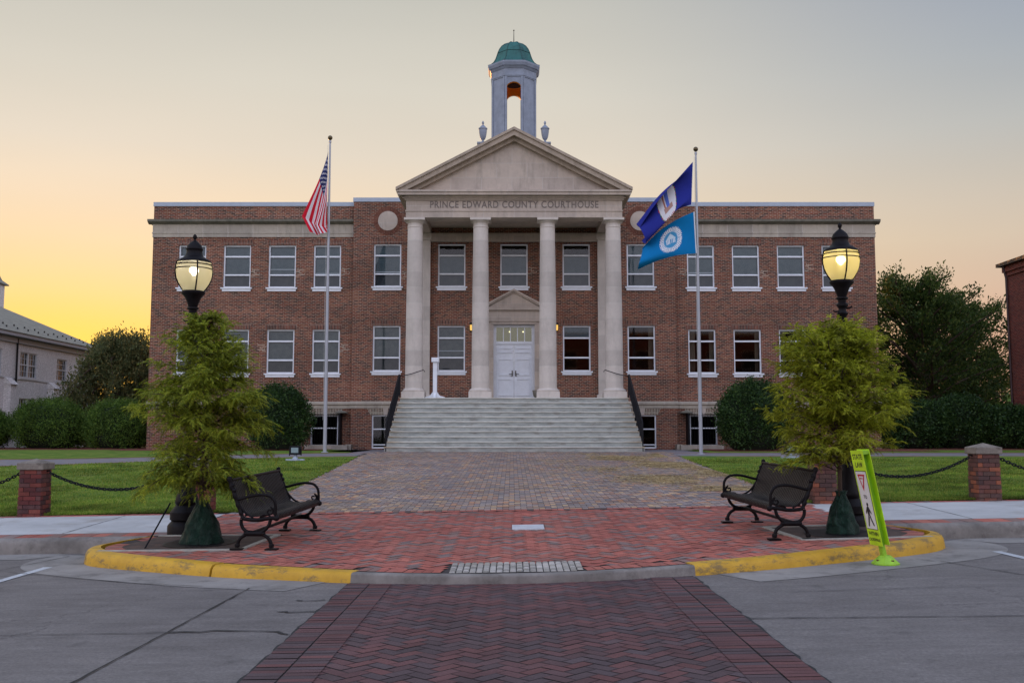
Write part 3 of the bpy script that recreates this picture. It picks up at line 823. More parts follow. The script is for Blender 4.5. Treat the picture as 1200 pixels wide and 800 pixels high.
# tree pits
M['pit'] = noisy('pit soil', (.055, .036, .030), (.10, .066, .052), scale=4, rough=.95, c3=(.14, .075, .055), scale2=7)
M['strip'] = noisy('pit border concrete', (.34, .32, .28), (.46, .44, .38), scale=6, rough=.9)
for P in PITS:
    mb = MB(); mb.add([(x, y, H(x, y) + .002) for x, y in P], [tuple(range(4)) if P[0][0] < 0 else (3, 2, 1, 0)]); struct(mb.build('tree_pit_soil', M['pit']))
    mb = MB(); cx = sum(p[0] for p in P) / 4; cy = sum(p[1] for p in P) / 4
    for i in range(4):
        p, q = P[i], P[(i + 1) % 4]
        if i == 3: continue
        dx, dy = q[0] - p[0], q[1] - p[1]; l = math.hypot(dx, dy); nx, ny = -dy / l * .035, dx / l * .035
        vs = [(p[0] - nx, p[1] - ny), (q[0] - nx, q[1] - ny), (q[0] + nx, q[1] + ny), (p[0] + nx, p[1] + ny)]
        top = [(x, y, H(x, y) + .017 - .001 * i) for x, y in vs]; bot = [(x, y, H(x, y) - .02) for x, y in vs]
        fs = [(0, 1, 2, 3), (0, 4, 5, 1), (1, 5, 6, 2), (2, 6, 7, 3), (3, 7, 4, 0)]
        if nx * 0 + 1 and ((vs[1][0] - vs[0][0]) * (vs[2][1] - vs[1][1]) - (vs[1][1] - vs[0][1]) * (vs[2][0] - vs[1][0])) < 0: fs = [tuple(reversed(f)) for f in fs]
        mb.add(top + bot, fs)
    struct(mb.build('tree_pit_border', M['strip']))

# granite setts mat at the ramp
mb = MB(); st = [(.34, .32, .28), (.44, .41, .37), (.27, .25, .22), (.39, .36, .32)]
x = -.65
while x < .74:
    y = 10.47
    while y < 11.06:
        yb = max(y, yfront(x) + .15)
        if y > yfront(x) + .13:
            vs = []
            for (px, py, dz) in ((x, y, .006), (x + .062, y, .006), (x + .062, y + .062, .006), (x, y + .062, .006), (x + .012, y + .012, .016), (x + .05, y + .012, .016), (x + .05, y + .05, .016), (x + .012, y + .05, .016)):
                vs.append((px, py, H(px, py) + dz))
            cc_ = pick(st, rr)
            for f in ((4, 5, 6, 7), (0, 1, 5, 4), (1, 2, 6, 5), (2, 3, 7, 6), (3, 0, 4, 7)): mb.add([vs[q] for q in f], [(0, 1, 2, 3)], cc_)
        y += .07
    x += .07
struct(mb.build('stone_sett_mat', M['pavers_grey']))
# small pale plate set in the paving
M['plate'] = noisy('pale stone marker', (.50, .50, .52), (.62, .62, .64), scale=8, rough=.6)
mb = MB()
vs = [(0, 14.0), (.45, 14.0), (.45, 14.5), (0, 14.5)]
mb.add([(x, y, H(x, y) + .014) for x, y in vs] + [(x, y, H(x, y) - .02) for x, y in vs], [(0, 1, 2, 3), (0, 4, 5, 1), (1, 5, 6, 2), (2, 6, 7, 3), (3, 7, 4, 0)])
tag(mb.build('stone_marker', M['plate'], bevel=.004), 'small pale rectangular stone marker set flush in the red brick plaza', 'marker')

# side paths and lawns
def pathL(x, near):   # y of the left path edges
    t = min(1, max(0, (-x - 5) / 11)); t = t * t * (3 - 2 * t)
    return (34.0 - 5.0 * t) if near else (36.6 - 4.3 * t)
def pathR(x, near):
    return 34.0 if near else 36.6
M['pathm'] = noisy('path pavers', (.15, .145, .155), (.22, .205, .21), scale=3, rough=.9, c3=(.24, .13, .1), scale2=6)
M['redstrip'] = noisy('red brick strip', (.22, .07, .045), (.30, .10, .06), scale=9, rough=.9)
M['mulch'] = noisy('red mulch', (.14, .035, .02), (.24, .06, .035), scale=14, rough=.95, bs=.8, bd=.04)
def cols(name, fa, fb, xs, m, dz, ny=6):
    mb = MB()
    for x in xs:
        a, b = fa(x), fb(x)
        for k in range(ny + 1):
            y = a + (b - a) * k / ny; mb.v.append((x, y, H(x, y) + dz))
    for i in range(len(xs) - 1):
        for k in range(ny):
            mb.f.append((i * (ny + 1) + k, (i + 1) * (ny + 1) + k, (i + 1) * (ny + 1) + k + 1, i * (ny + 1) + k + 1)); mb.c.append(None)
    o = mb.build(name, m); struct(o); return o
XL = fr_(-60, -16, 10) + fr_(-15, -5.3, 14); XR = fr_(5.75, 16, 14) + fr_(17, 60, 10)
cols('path', lambda x: pathL(x, 1) + .2, lambda x: pathL(x, 0) - .2, XL, M['pathm'], .004)
cols('path_border', lambda x: pathL(x, 1), lambda x: pathL(x, 1) + .2, XL, M['redstrip'], .008, 1)
cols('path_border', lambda x: pathL(x, 0) - .2, lambda x: pathL(x, 0), XL, M['redstrip'], .008, 1)
cols('path', lambda x: 34.2, lambda x: 36.4, XR, M['pathm'], .004)
cols('path_border', lambda x: 34.0, lambda x: 34.2, XR, M['redstrip'], .008, 1)
cols('path_border', lambda x: 36.4, lambda x: 36.6, XR, M['redstrip'], .008, 1)
def edgeL(y): return pl(y) + .03 * math.sin(y * 9) + .02 * math.sin(y * 23)
# lawns: front
def lawn(name, side):
    mb = MB(); nx, ny = 60, 40
    for j in range(ny + 1):
        for i in range(nx + 1):
            s = i / nx
            y = 16.96 + (36 - 16.96) * j / ny
            if side < 0: xin = edgeL(y); x = xin - (s ** 1.8) * 55
            else: xin = prr(y) + .02 * math.sin(y * 11); x = xin + (s ** 1.8) * 55
            lim = pathL(x, 1) if side < 0 else pathR(x, 1)
            y2 = 16.96 + (lim - 16.96) * j / ny
            if side < 0: x = edgeL(y2) - (s ** 1.8) * 55
            else: x = prr(y2) + (s ** 1.8) * 55
            mb.v.append((x, y2, H(x, y2) + .012 + .012 * math.sin(x * 1.3) * math.cos(y2 * .9)))
    for j in range(ny):
        for i in range(nx):
            q = (j * (nx + 1) + i, j * (nx + 1) + i + 1, (j + 1) * (nx + 1) + i + 1, (j + 1) * (nx + 1) + i)
            mb.f.append(q if side > 0 else tuple(reversed(q))); mb.c.append(None)
    struct(mb.build('lawn', M['grass']))
lawn('lawn', -1); lawn('lawn', 1)
cols('lawn', lambda x: pathL(x, 0), lambda x: 43.0, XL[:-1] + [-7.2], M['grass'], .01)
cols('lawn', lambda x: 36.6, lambda x: 42.0, [7.2] + XR[2:], M['grass'], .01)
cols('mulch_bed', lambda x: 43.0, lambda x: 51.0, fr_(-60, -16.6, 12), M['mulch'], .01)
cols('mulch_bed', lambda x: 42.0, lambda x: 51.0, fr_(16.8, 60, 12), M['mulch'], .01)
cols('mulch_bed', lambda x: 40.6, lambda x: 45.0, fr_(-16.4, -7.9, 6), M['mulch'], .02)
cols('mulch_bed', lambda x: 38.6, lambda x: 45.0, fr_(7.9, 16.6, 6), M['mulch'], .02)
sheet('forecourt', H, fr_(-8.2, 8.3, 8), [36.62, 38, 40, 45.2], M['pathm'], -.01)

# grass blades on the front lawns (denser near the camera)
def blades(side, n):
    r_ = np.random.default_rng(11 + side)
    y = 16.97 + (r_.random(n) ** 1.7) * 15.5
    t = r_.random(n) ** 1.0
    half = np.abs(600 * 1.12 / 1170 * y) + 1
    inn = np.where(side < 0, 4.62 + .04 * (y - 20), 5.05 + .045 * (y - 20)) - .02 - .09 * r_.random(n)
    x = side * (inn + t * np.maximum(half - inn, .2))
    lim = np.array([pathL(a, 1) if side < 0 else 34 for a in x])
    k = y < lim; x, y = x[k], y[k]; n = len(x)
    z = np.array([H(a, b) for a, b in zip(x, y)]) + .008
    ang = r_.random(n) * 2 * PI; hh = r_.uniform(.018, .05, n); wd = r_.uniform(.004, .009, n) * (1 + (y - 17) / 14)
    lx = r_.normal(0, .015, n); ly = r_.normal(0, .015, n)
    V = np.empty((n, 3, 3))
    V[:, 0] = np.c_[x - np.cos(ang) * wd, y - np.sin(ang) * wd, z]
    V[:, 1] = np.c_[x + np.cos(ang) * wd, y + np.sin(ang) * wd, z]
    V[:, 2] = np.c_[x + lx, y + ly, z + hh]
    o = np_mesh('grass', V.reshape(-1, 3), np.arange(3 * n).reshape(-1, 3), M['blade'])
    tag(o, kind='stuff'); o['label'] = 'short mown grass on the %s lawn beside the brick plaza' % ('left' if side < 0 else 'right'); o['category'] = 'grass'
M['blade'] = leaf_mat('grass blade', (.075, .155, .015), (.155, .245, .028), (.32, .31, .065), .35, .7, 1.1, .55, 1.5)
blades(-1, 110000); blades(1, 110000)
# dry clippings on the right of the plaza
def clippings(n):
    r_ = np.random.default_rng(5)
    x = 5.2 - np.abs(r_.normal(0, 1.5, n)); y = r_.uniform(19.5, 36, n)
    ph = np.sin(x * 2.1 + y * .6) + np.sin(y * 1.3 - x) + r_.normal(0, .7, n)
    k = (ph > .5) & (x > -3.5); x, y = x[k], y[k]; n = len(x)
    z = np.array([H(a, b) for a, b in zip(x, y)]) + .012
    ang = r_.random(n) * 2 * PI; l = r_.uniform(.03, .08, n)
    V = np.empty((n, 3, 3)); c_, s_ = np.cos(ang), np.sin(ang)
    V[:, 0] = np.c_[x - c_ * l, y - s_ * l, z]; V[:, 1] = np.c_[x + c_ * l, y + s_ * l, z + r_.uniform(0, .02, n)]; V[:, 2] = np.c_[x + s_ * .012, y - c_ * .012, z + .004]
    o = np_mesh('dry_grass_clippings', V.reshape(-1, 3), np.arange(3 * n).reshape(-1, 3), M['straw'])
    tag(o, 'dry straw coloured grass clippings scattered on the grey brick plaza', 'clippings', kind='stuff')
M['straw'] = leaf_mat('straw', (.42, .31, .15), (.52, .40, .21), (.34, .26, .13), .2, .9)
clippings(90000)

# ================================================================ COURTHOUSE
ch = tag(empty('courthouse', (BX, 45, .88)), 'two storey red brick courthouse with stone portico, white cupola and broad marble steps', 'courthouse')
def P_(o):  # keep world coordinates while parenting to an object placed off origin
    o.matrix_parent_inverse = Matrix.Translation(-Vector((BX, 45, .88))); return o
def cb(mb, name, m, **k): return P_(mb.build(name, m, parent=ch, **k))
def sub(mb, name, m, par, **k):      # sub part whose parent is a part with identity transform
    return mb.build(name, m, parent=par, **k)

def wall_holes(mb, x0, x1, z0, z1, y, holes, depth=.22):
    xs = sorted({x0, x1} | {h[0] for h in holes} | {h[1] for h in holes}); zs = sorted({z0, z1} | {h[2] for h in holes} | {h[3] for h in holes})
    xs = [v for v in xs if x0 <= v <= x1]; zs = [v for v in zs if z0 <= v <= z1]
    for i in range(len(xs) - 1):
        for j in range(len(zs) - 1):
            cx, cz = (xs[i] + xs[i + 1]) / 2, (zs[j] + zs[j + 1]) / 2
            if any(h[0] < cx < h[1] and h[2] < cz < h[3] for h in holes): continue
            mb.add([(xs[i], y, zs[j]), (xs[i + 1], y, zs[j]), (xs[i + 1], y, zs[j + 1]), (xs[i], y, zs[j + 1])], [(0, 1, 2, 3)])
    for a, b, c_, d in holes:
        mb.add([(a, y, c_), (a, y + depth, c_), (a, y + depth, d), (a, y, d)], [(0, 1, 2, 3)])
        mb.add([(b, y, c_), (b, y, d), (b, y + depth, d), (b, y + depth, c_)], [(0, 1, 2, 3)])
        mb.add([(a, y, d), (a, y + depth, d), (b, y + depth, d), (b, y, d)], [(0, 1, 2, 3)])
        mb.add([(a, y, c_), (b, y, c_), (b, y + depth, c_), (a, y + depth, c_)], [(0, 1, 2, 3)])

WW = .625
WY, MY = 45.3, 45.0
wx_wing = [8.57, 10.64, 12.71, 14.77]; wx_mid = [-5.77, -2.84, 0, 2.84, 5.77]
wins = []   # (x, z0, z1, wallY, style)
for s in (-1, 1):
    for x in wx_wing:
        wins.append((BX + s * x, 8.23, 10.2, WY, 'U'))
        wins.append((BX + s * x, 4.3, 6.31, WY, 'L' if s < 0 else 'D'))
for x in wx_mid:
    wins.append((BX + x, 8.23, 10.2, MY, 'U' if abs(x) > 3 else 'P'))
    if x: wins.append((BX + x, 4.38, 6.45, MY, 'L' if x < 0 else ('D' if x > 3 else 'Q')))
base_w = [(BX - 5.77, .92, 2.42, MY), (BX + 5.77, .92, 2.42, MY), (BX - 8.57, 1.02, 2.42, WY), (BX + 8.57, 1.02, 2.42, WY)]
holes_w = lambda lo, hi, yy: [(x - WW, x + WW, a, b) for x, a, b, y, _ in wins if lo < x < hi and y == yy] + [(x - WW, x + WW, a, b) for x, a, b, y in base_w if lo < x < hi and y == yy]
WX = 16.6; MX = 7.34; PY1 = 62
for s in (-1, 1):
    mb = MB()
    lo, hi = (BX - WX, BX - MX) if s < 0 else (BX + MX, BX + WX)
    wall_holes(mb, lo, hi, .6, 12.02, WY, holes_w(lo, hi, WY))
    xo = lo if s < 0 else hi
    q = [(xo, WY, .6), (xo, PY1, .6), (xo, PY1, 12.02), (xo, WY, 12.02)]
    mb.add(q if s > 0 else q[::-1], [(0, 1, 2, 3)])
    # lower storey projects slightly below the water table
    cb(mb, 'wing_wall', M['brick'])
    mb = MB(); mb.box(lo - (.03 if s < 0 else 0), hi + (.03 if s > 0 else 0), WY - .03, PY1 + .03, 12.02, 12.21); cb(mb, 'parapet_coping', M['coping'])
    # stone frieze and cornice
    mb = MB(); a, b = (lo - .03, hi - .01) if s < 0 else (lo + .01, hi + .03)
    mb.box(a, b, WY - .03, PY1, 10.57, 10.80); mb.box(a, b, WY - .018, PY1 - .01, 10.80, 11.17)
    mb.box(a - .02 * (s < 0), b + .02 * (s > 0), WY - .05, PY1 - .02, 10.74, 10.79)
    cb(mb, 'stone_frieze', M['stone_band'])
    mb = MB(); a2, b2 = (lo - .22, hi - .002) if s < 0 else (lo + .002, hi + .22)
    mb.prism_x([(WY - .04, 11.17), (WY - .22, 11.27), (WY - .24, 11.37), (WY + .05, 11.40), (WY + .05, 11.17)], a2, b2)
    xe = (a2, a2 + .24) if s < 0 else (b2 - .24, b2)
    mb.box(xe[0], xe[1], WY + .05, PY1, 11.22, 11.37)
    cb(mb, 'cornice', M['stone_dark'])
    # water table
    mb = MB(); a, b = (lo - .05, hi) if s < 0 else (lo, hi + .05)
    mb.prism_x([(WY + .03, 2.72), (WY - .03, 2.72), (WY - .03, 2.86), (WY - .09, 2.89), (WY - .09, 2.98), (WY + .03, 3.04)], a, b)
    cb(mb, 'water_table', M['stone_band'])
mb = MB()
door_hole = (BX - .93, BX + .93, 3.06, 6.5)
wall_holes(mb, BX - MX, BX + MX, .6, 12.16, MY, holes_w(BX - MX, BX + MX, MY) + [door_hole], .25)
for s in (-1, 1):
    q = [(BX + s * MX, MY, .6), (BX + s * MX, 47, .6), (BX + s * MX, 47, 12.16), (BX + s * MX, MY, 12.16)]
    mb.add(q if s > 0 else q[::-1], [(0, 1, 2, 3)])
mb.box(BX - MX, BX + MX, 46.8, 47, 12.0, 12.16)
cb(mb, 'centre_wall', M['brick'])
for s in (-1, 1):
    mb = MB()
    a, b = (BX - MX - .03, BX - 4.2) if s < 0 else (BX + 4.2, BX + MX + .03)
    mb.box(a, b, MY - .03, 47.05, 12.16, 12.35)
    cb(mb, 'parapet_coping', M['coping'])
for s in (-1, 1):
    mb = MB()
    a, b = (BX - MX - .05, BX - 4.75) if s < 0 else (BX + 4.75, BX + MX + .05)
    mb.prism_x([(MY + .03, 2.72), (MY - .03, 2.72), (MY - .03, 2.86), (MY - .09, 2.89), (MY - .09, 2.98), (MY + .03, 3.04)], a, b)
    cb(mb, 'water_table', M['stone_band'])
mb = MB(); mb.box(BX - WX + .05, BX + WX - .05, WY + .3, PY1, 11.6, 11.75); cb(mb, 'roof', M['roof_flat'])
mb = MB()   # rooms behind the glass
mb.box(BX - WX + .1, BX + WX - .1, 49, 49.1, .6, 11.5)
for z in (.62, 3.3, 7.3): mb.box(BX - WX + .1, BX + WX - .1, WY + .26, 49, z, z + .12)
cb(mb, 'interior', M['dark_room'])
mb = MB(); mb.box(BX - WX, BX + WX, PY1 - .2, PY1, .6, 12.02); cb(mb, 'rear_wall', M['brick'])

# lintels
for x, z0, z1, y, st_ in wins:
    mb = MB(); mb.box(x - WW - .1, x + WW + .1, y - .004, y + .1, z1, z1 + .24); cb(mb, 'brick_lintel', M['soldier'])
for x, z0, z1, y in base_w:
    mp = MB()
    mp.prism_y([(x - WW - .05, z1), (x + WW + .05, z1), (x + WW + .22, z1 + .29), (x - WW - .22, z1 + .29)], y - .006, y + .1)
    cb(mp, 'basement_lintel', M['soldier_pale'])
for x, z0, z1, y in base_w:
    mb = MB(); mb.prism_y([(x - .07, z1 - .01), (x + .07, z1 - .01), (x + .11, z1 + .3), (x - .11, z1 + .3)], y - .03, y - .007); cb(mb, 'keystone', M['stone'])

# windows: frame mesh > pane, sill, blind
cache = {}
def window(x, z0, z1, y, style, base=False):
    key = (round(z1 - z0, 3), style)
    h = z1 - z0
    if key not in cache:
        f = MB(); W = WW; t = .062; yf0, yf1 = .07, .15
        for a, b, c_, d in ((-W, -W + t, 0, h), (W - t, W, 0, h), (-W + t, W - t, h - t, h), (-W + t, W - t, 0, t)): f.box(a, b, yf0, yf1, c_, d)
        if base:
            f.box(-W + t, W - t, yf0 + .004, yf1, h * .56, h * .56 + .05)
            if y == MY: f.box(-W + t, W - t, yf0 + .004, yf1, .14, .19)
        else:
            f.box(-W + t, W - t, yf0 - .004, yf1, h * .715, h * .715 + .07)
            f.box(-W + t, W - t, yf0 - .008, yf1 - .01, h * .285, h * .285 + .065)
        g = MB(); za_ = h * .285 if not base else t; g.add([(-W + t, .11, za_), (W - t, .11, za_), (W - t, .11, h - t), (-W + t, .11, h - t)], [(0, 1, 2, 3)])
        g2 = MB(); g2.add([(-W + t, .10, t), (W - t, .10, t), (W - t, .10, h * .285), (-W + t, .10, h * .285)], [(0, 1, 2, 3)])
        s_ = MB(); s_.box(-W - .09, W + .09, -.09, .09, -.06, 0.0); s_.box(-W - .03, W + .03, -.05, .06, -.17, -.062)
        bl = MB(); fr = {'U': (.285, 1), 'P': (.285, .72), 'L': (.285, 1), 'Q': (.72, 1), 'D': (0, 0)}.get(style, (0, 0))
        if fr[1] > 0:
            bl.box(-W + t, W - t, .20, .212, h * fr[0], h * fr[1] - t if fr[1] == 1 else h * fr[1])
        if style in ('U', 'L', 'P'):
            bl.box(-W + t, W - t, .235, .245, t, h * .28)
        def mk(mb_, nm, m_):
            o = mb_.build(nm, m_); me = o.data; bpy.data.objects.remove(o); return me
        cache[key] = (mk(f, 'window', M['white_frame']), mk(g, 'pane', M['glass']), mk(g2, 'pane', M['glass_dark']) if not base else None,
                      mk(s_, 'sill', M['white_frame']) if not base else None, mk(bl, 'blind', M['blind_pale'] if style == 'L' else M['blind']) if bl.v else None)
    fr, g, g2, s_, bl = cache[key]
    o = link('window', fr, None, ch); P_(o); o.location = (x, y, z0)
    for me, nm in ((g, 'pane'), (g2, 'pane'), (s_, 'sill'), (bl, 'blind')):
        if me is not None: link(nm, me, None, o)
    return o
for x, z0, z1, y, st_ in wins:
    wo = window(x, z0, z1, y, st_)
    if st_ == 'D':       # curtains drawn aside in the unshaded rooms
        g = MB(); h = z1 - z0
        for sd in (-1, 1):
            if random.random() < .3: continue
            wd = random.uniform(.12, .30)
            for k in range(6):
                a = sd * (WW - .06 - wd * k / 6); b = sd * (WW - .06 - wd * (k + 1) / 6); d = .30 + .03 * (k % 2)
                q = [(a, d, .1), (b, .63 - d, .1), (b, .63 - d, h - .07), (a, d, h - .07)]
                g.add(q, [(0, 1, 2, 3)])
        if g.v: sub(g, 'curtain', plain('beige curtain', (.22, .17, .12), .9), wo)
    elif random.random() < .45 and st_ in 'UL':
        g = MB(); h = z1 - z0; zz = random.uniform(.30, .55) * h
        g.box(-WW + .06, WW - .06, .19, .198, zz, zz + .035); sub(g, 'blind_rail', M['white_frame'], wo)
for x, z0, z1, y in base_w:
    wo = window(x, z0, z1, y, 'B', base=True)
    if y == WY:
        s = 1 if x > 0 else -1
        g = MB()
        for k in range(12): g.box(-.66 + k * .12 - .007, -.66 + k * .12 + .007, -.10, -.086, -.1, 1.5)
        g.box(-.7, .7, -.105, -.08, -.05, -.03); g.box(-.7, .7, -.105, -.08, 1.42, 1.44)
        sub(g, 'iron_guard', M['iron'], wo)
        g = MB(); a, b = sorted((-s * .72, -s * 1.0))
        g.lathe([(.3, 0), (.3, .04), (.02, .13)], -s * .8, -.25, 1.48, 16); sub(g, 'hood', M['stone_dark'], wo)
        g = MB(); a, b = sorted((-s * .72, -s * .80))
        g.box(a, b, -.6, 0, -.2, 1.45); sub(g, 'shutter_panel', M['iron'], wo)
# areaway copings at the basement windows
for s in (-1, 1):
    mb = MB(); xx = BX + s * 8.3
    mb.box(xx - .95, xx + .95, 44.2, 44.5, .85, 1.08); mb.box(xx - s * .95 - .12, xx - s * .95 + .12, 44.5, 45.25, .85, 1.1)
    cb(mb, 'areaway_coping', M['stone_band'])

# pale repointed joints stepping away from some windows
M['repoint'] = plain('repointed mortar', (.55, .48, .38), .9)
for wx, zz, yy, sg in ((-12.71 + BX, 8.75, WY, 1), (-10.64 + BX, 8.75, WY, 1), (-8.57 + BX, 8.8, WY, 1), (-5.77 + BX, 8.6, MY, 1), (0 + BX, 8.8, MY, 1), (-10.64 + BX, 5.3, WY, -1), (-8.57 + BX, 5.3, WY, 1),
                       (8.57 + BX, 8.8, WY, -1), (10.64 + BX, 8.7, WY, 1), (12.71 + BX, 9.0, WY, 1), (14.77 + BX, 5.5, WY, -1)):
    mb = MB(); e = wx + sg * (WW + .02)
    for k in range(5):
        a, b = sorted((e + sg * .10 * (k % 3) * .7, e + sg * (.16 + .11 * ((k * 2) % 3))))
        mb.box(a, b, yy - .003, yy + .02, zz + .0705 * k * 1.0, zz + .0705 * k + .018)
        xx = b if k % 2 else a; mb.box(xx - .008, xx + .008, yy - .0034, yy + .02, zz + .0705 * k + .018, zz + .0705 * (k + 1))
    cb(mb, 'repointed_joint', M['repoint'])

# round stone medallions
for s in (-1, 1):
    mb = MB(); n = 40
    mb.add([(BX + s * 5.77 + .45 * math.cos(2 * PI * i / n), MY - .03, 11.27 + .45 * math.sin(2 * PI * i / n)) for i in range(n)] +
           [(BX + s * 5.77 + .45 * math.cos(2 * PI * i / n), MY + .05, 11.27 + .45 * math.sin(2 * PI * i / n)) for i in range(n)],
           [tuple(range(n))] + [(i, i + n, (i + 1) % n + n, (i + 1) % n) for i in range(n)])
    cb(mb, 'stone_medallion', M['stone'])
    mb = MB()
    for i in range(44):
        a0, a1 = 2 * PI * (i + .08) / 44, 2 * PI * (i + .92) / 44
        k_ = random.uniform(.8, 1.2)
        mb.add([(BX + s * 5.77 + r0 * math.cos(a_), MY - .012, 11.27 + r0 * math.sin(a_)) for r0, a_ in ((.46, a0), (.66, a0), (.66, a1), (.46, a1))], [(0, 1, 2, 3)], (.17 * k_, .068 * k_, .045 * k_, 1))
    cb(mb, 'medallion_ring', M['pavers'])

# steps
mb = MB(); n = 11; rise = (3.05 - .88) / n; y0 = 37.9; tr = .33
poly_x = lambda k: 4.94 - .021 * k
for k in range(n):
    z1 = .88 + rise * (k + 1); ya = y0 + tr * k; hx = poly_x(k)
    yb = ya + tr + .3 if k < n - 1 else 44.99
    # riser set back under a projecting nosing
    mb.box(BX - hx + .02, BX + hx - .02, ya + .035, yb, z1 - rise - .002, z1 - .05)
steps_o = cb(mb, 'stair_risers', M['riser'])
mb = MB()
for k in range(n):
    z1 = .88 + rise * (k + 1); ya = y0 + tr * k; hx = poly_x(k)
    yb = ya + tr + .06 if k < n - 1 else 44.98
    mb.box(BX - hx, BX + hx, ya, yb, z1 - .05, z1)
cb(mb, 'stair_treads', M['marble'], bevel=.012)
mb = MB(); mb.box(BX - 4.6, BX + 4.6, 41.35, 44.97, .7, 2.98)
cb(mb, 'stair_base', M['brick'])

# columns, pilasters
cx_ = [-4.21, -1.42, 1.42, 4.21]
def column_mesh():
    mb = MB()
    prof = [(.46, .26), (.475, .29), (.475, .33), (.44, .37), (.40, .385), (.385, .42)]
    H0, H1 = .42, 7.22
    for k in range(0, 13):
        t = k / 12; r_ = .372 - .055 * (t ** 1.5); prof.append((r_, H0 + (H1 - H0) * t))
    prof += [(.335, 7.23), (.335, 7.27), (.318, 7.28), (.318, 7.40), (.345, 7.42), (.40, 7.50), (.415, 7.52)]
    mb.lathe(prof, 0, 0, 0, 40)
    mb.box(-.475, .475, -.475, .475, 0, .26); mb.box(-.44, .44, -.44, .44, 7.51, 7.61)
    o = mb.build('column', M['stone_col'], smooth=True); me = o.data; bpy.data.objects.remove(o); return me
cme = column_mesh()
for x in cx_:
    o = link('column', cme, None, ch); P_(o); o.location = (BX + x, 41.9, 3.05)
for s in (-1, 1):
    mb = MB()
    x = BX + s * 4.18
    mb.box(x - .38, x + .38, MY - .2, MY + .02, 3.32, 10.35); mb.box(x - .45, x + .45, MY - .27, MY + .02, 3.05, 3.32); mb.box(x - .43, x + .43, MY - .25, MY + .02, 10.35, 10.655)
    cb(mb, 'pilaster', M['stone_col'])

# entablature, pediment
mb = MB(); XF = 4.57; YF = 41.5
mb.box(BX - XF, BX + XF, YF, 42.3, 10.66, 10.92)              # front beam
mb.box(BX - XF - .03, BX + XF + .03, YF - .03, 42.31, 10.92, 10.97)
mb.box(BX - XF + .002, BX + XF - .002, YF + .01, 42.3, 10.97, 11.42)
for s in (-1, 1):
    a, b = sorted((BX + s * XF, BX + s * (XF - .8)))
    mb.box(a + .003, b - .003, 42.3, 45, 10.663, 11.42)
mb.box(BX - 3.77, BX + 3.77, MY - .22, MY + .01, 10.28, 10.66)
cb(mb, 'entablature', M['stone'])
mb = MB(); mb.box(BX - 3.77, BX + 3.77, 42.3, MY, 10.95, 11.05); cb(mb, 'portico_ceiling', M['stone'])
mb = MB()
# cornice: stacked mouldings round the three free sides
for i, (e, za, zb) in enumerate(((.06, 11.40, 11.47), (.14, 11.47, 11.56), (.33, 11.56, 11.68), (.38, 11.68, 11.76))):
    mb.box(BX - XF - e, BX + XF + e, YF - e, 45 - .002 * i, za, zb)
cb(mb, 'pediment_cornice', M['stone'])
mb = MB()
EX = XF + .40; AP = 14.46; EZ = 11.76
sl = (AP - EZ - .08) / EX
th_ = .42
# tympanum
mb.prism_y([(BX - XF - .15, 11.76), (BX + XF + .15, 11.76), (BX, 11.76 + (XF + .15) * sl)], YF + .10, YF + .5)
cb(mb, 'tympanum', M['stone'])
mb = MB()
for s in (-1, 1):
    for (t0, t1, ya) in ((0, .12, YF - .44), (.12, .34, YF - .37), (.34, .52, YF - .14)):
        A = [(BX + s * EX, EZ + .10 - t0), (BX, AP - t0), (BX, AP - t1), (BX + s * (EX - .0), EZ + .10 - t1)]
        if t1 > .2: A[3] = (BX + s * (EX - .30), EZ + .10 - t1 + .30 * sl); A[0] = (BX + s * (EX - .1), EZ + .10 - t0 + .1 * sl)
        if s > 0: A = [A[1], A[0], A[3], A[2]]
        A = A[::-1]
        mb.prism_y(A, ya, 44.9)
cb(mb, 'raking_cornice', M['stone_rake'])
mb = MB()
mb.prism_y([(BX - EX + .1, EZ), (BX + EX - .1, EZ), (BX, AP - .1)], 44.0, 52)
cb(mb, 'gable_roof', M['roof_flat'])

def text_mesh(s, size, ext, m, name, parent=None, spacing=1.0, xs=1.0):
    cu = bpy.data.curves.new('txt', 'FONT'); cu.body = s; cu.size = size; cu.extrude = ext; cu.align_x = 'CENTER'; cu.align_y = 'CENTER'; cu.space_character = spacing; cu.offset = size * .012
    o = bpy.data.objects.new('txt', cu); COL.objects.link(o)
    dg = bpy.context.evaluated_depsgraph_get()
    me = bpy.data.meshes.new_from_object(o.evaluated_get(dg))
    bpy.data.objects.remove(o)
    for v in me.vertices: v.co.x *= xs
    me.name = name
    me.materials.clear(); me.materials.append(m)
    ob = bpy.data.objects.new(name, me); COL.objects.link(ob)
    if parent: ob.parent = parent
    return ob
o = text_mesh('PRINCE EDWARD COUNTY COURTHOUSE', .41, .012, M['letters'], 'inscription', ch, 1.12)
bw = max(v.co.x for v in o.data.vertices) - min(v.co.x for v in o.data.vertices)
for v in o.data.vertices: v.co.x *= 7.12 / bw
P_(o); o.location = (BX, YF + .004, 11.20); o.rotation_euler = (PI / 2, 0, 0)

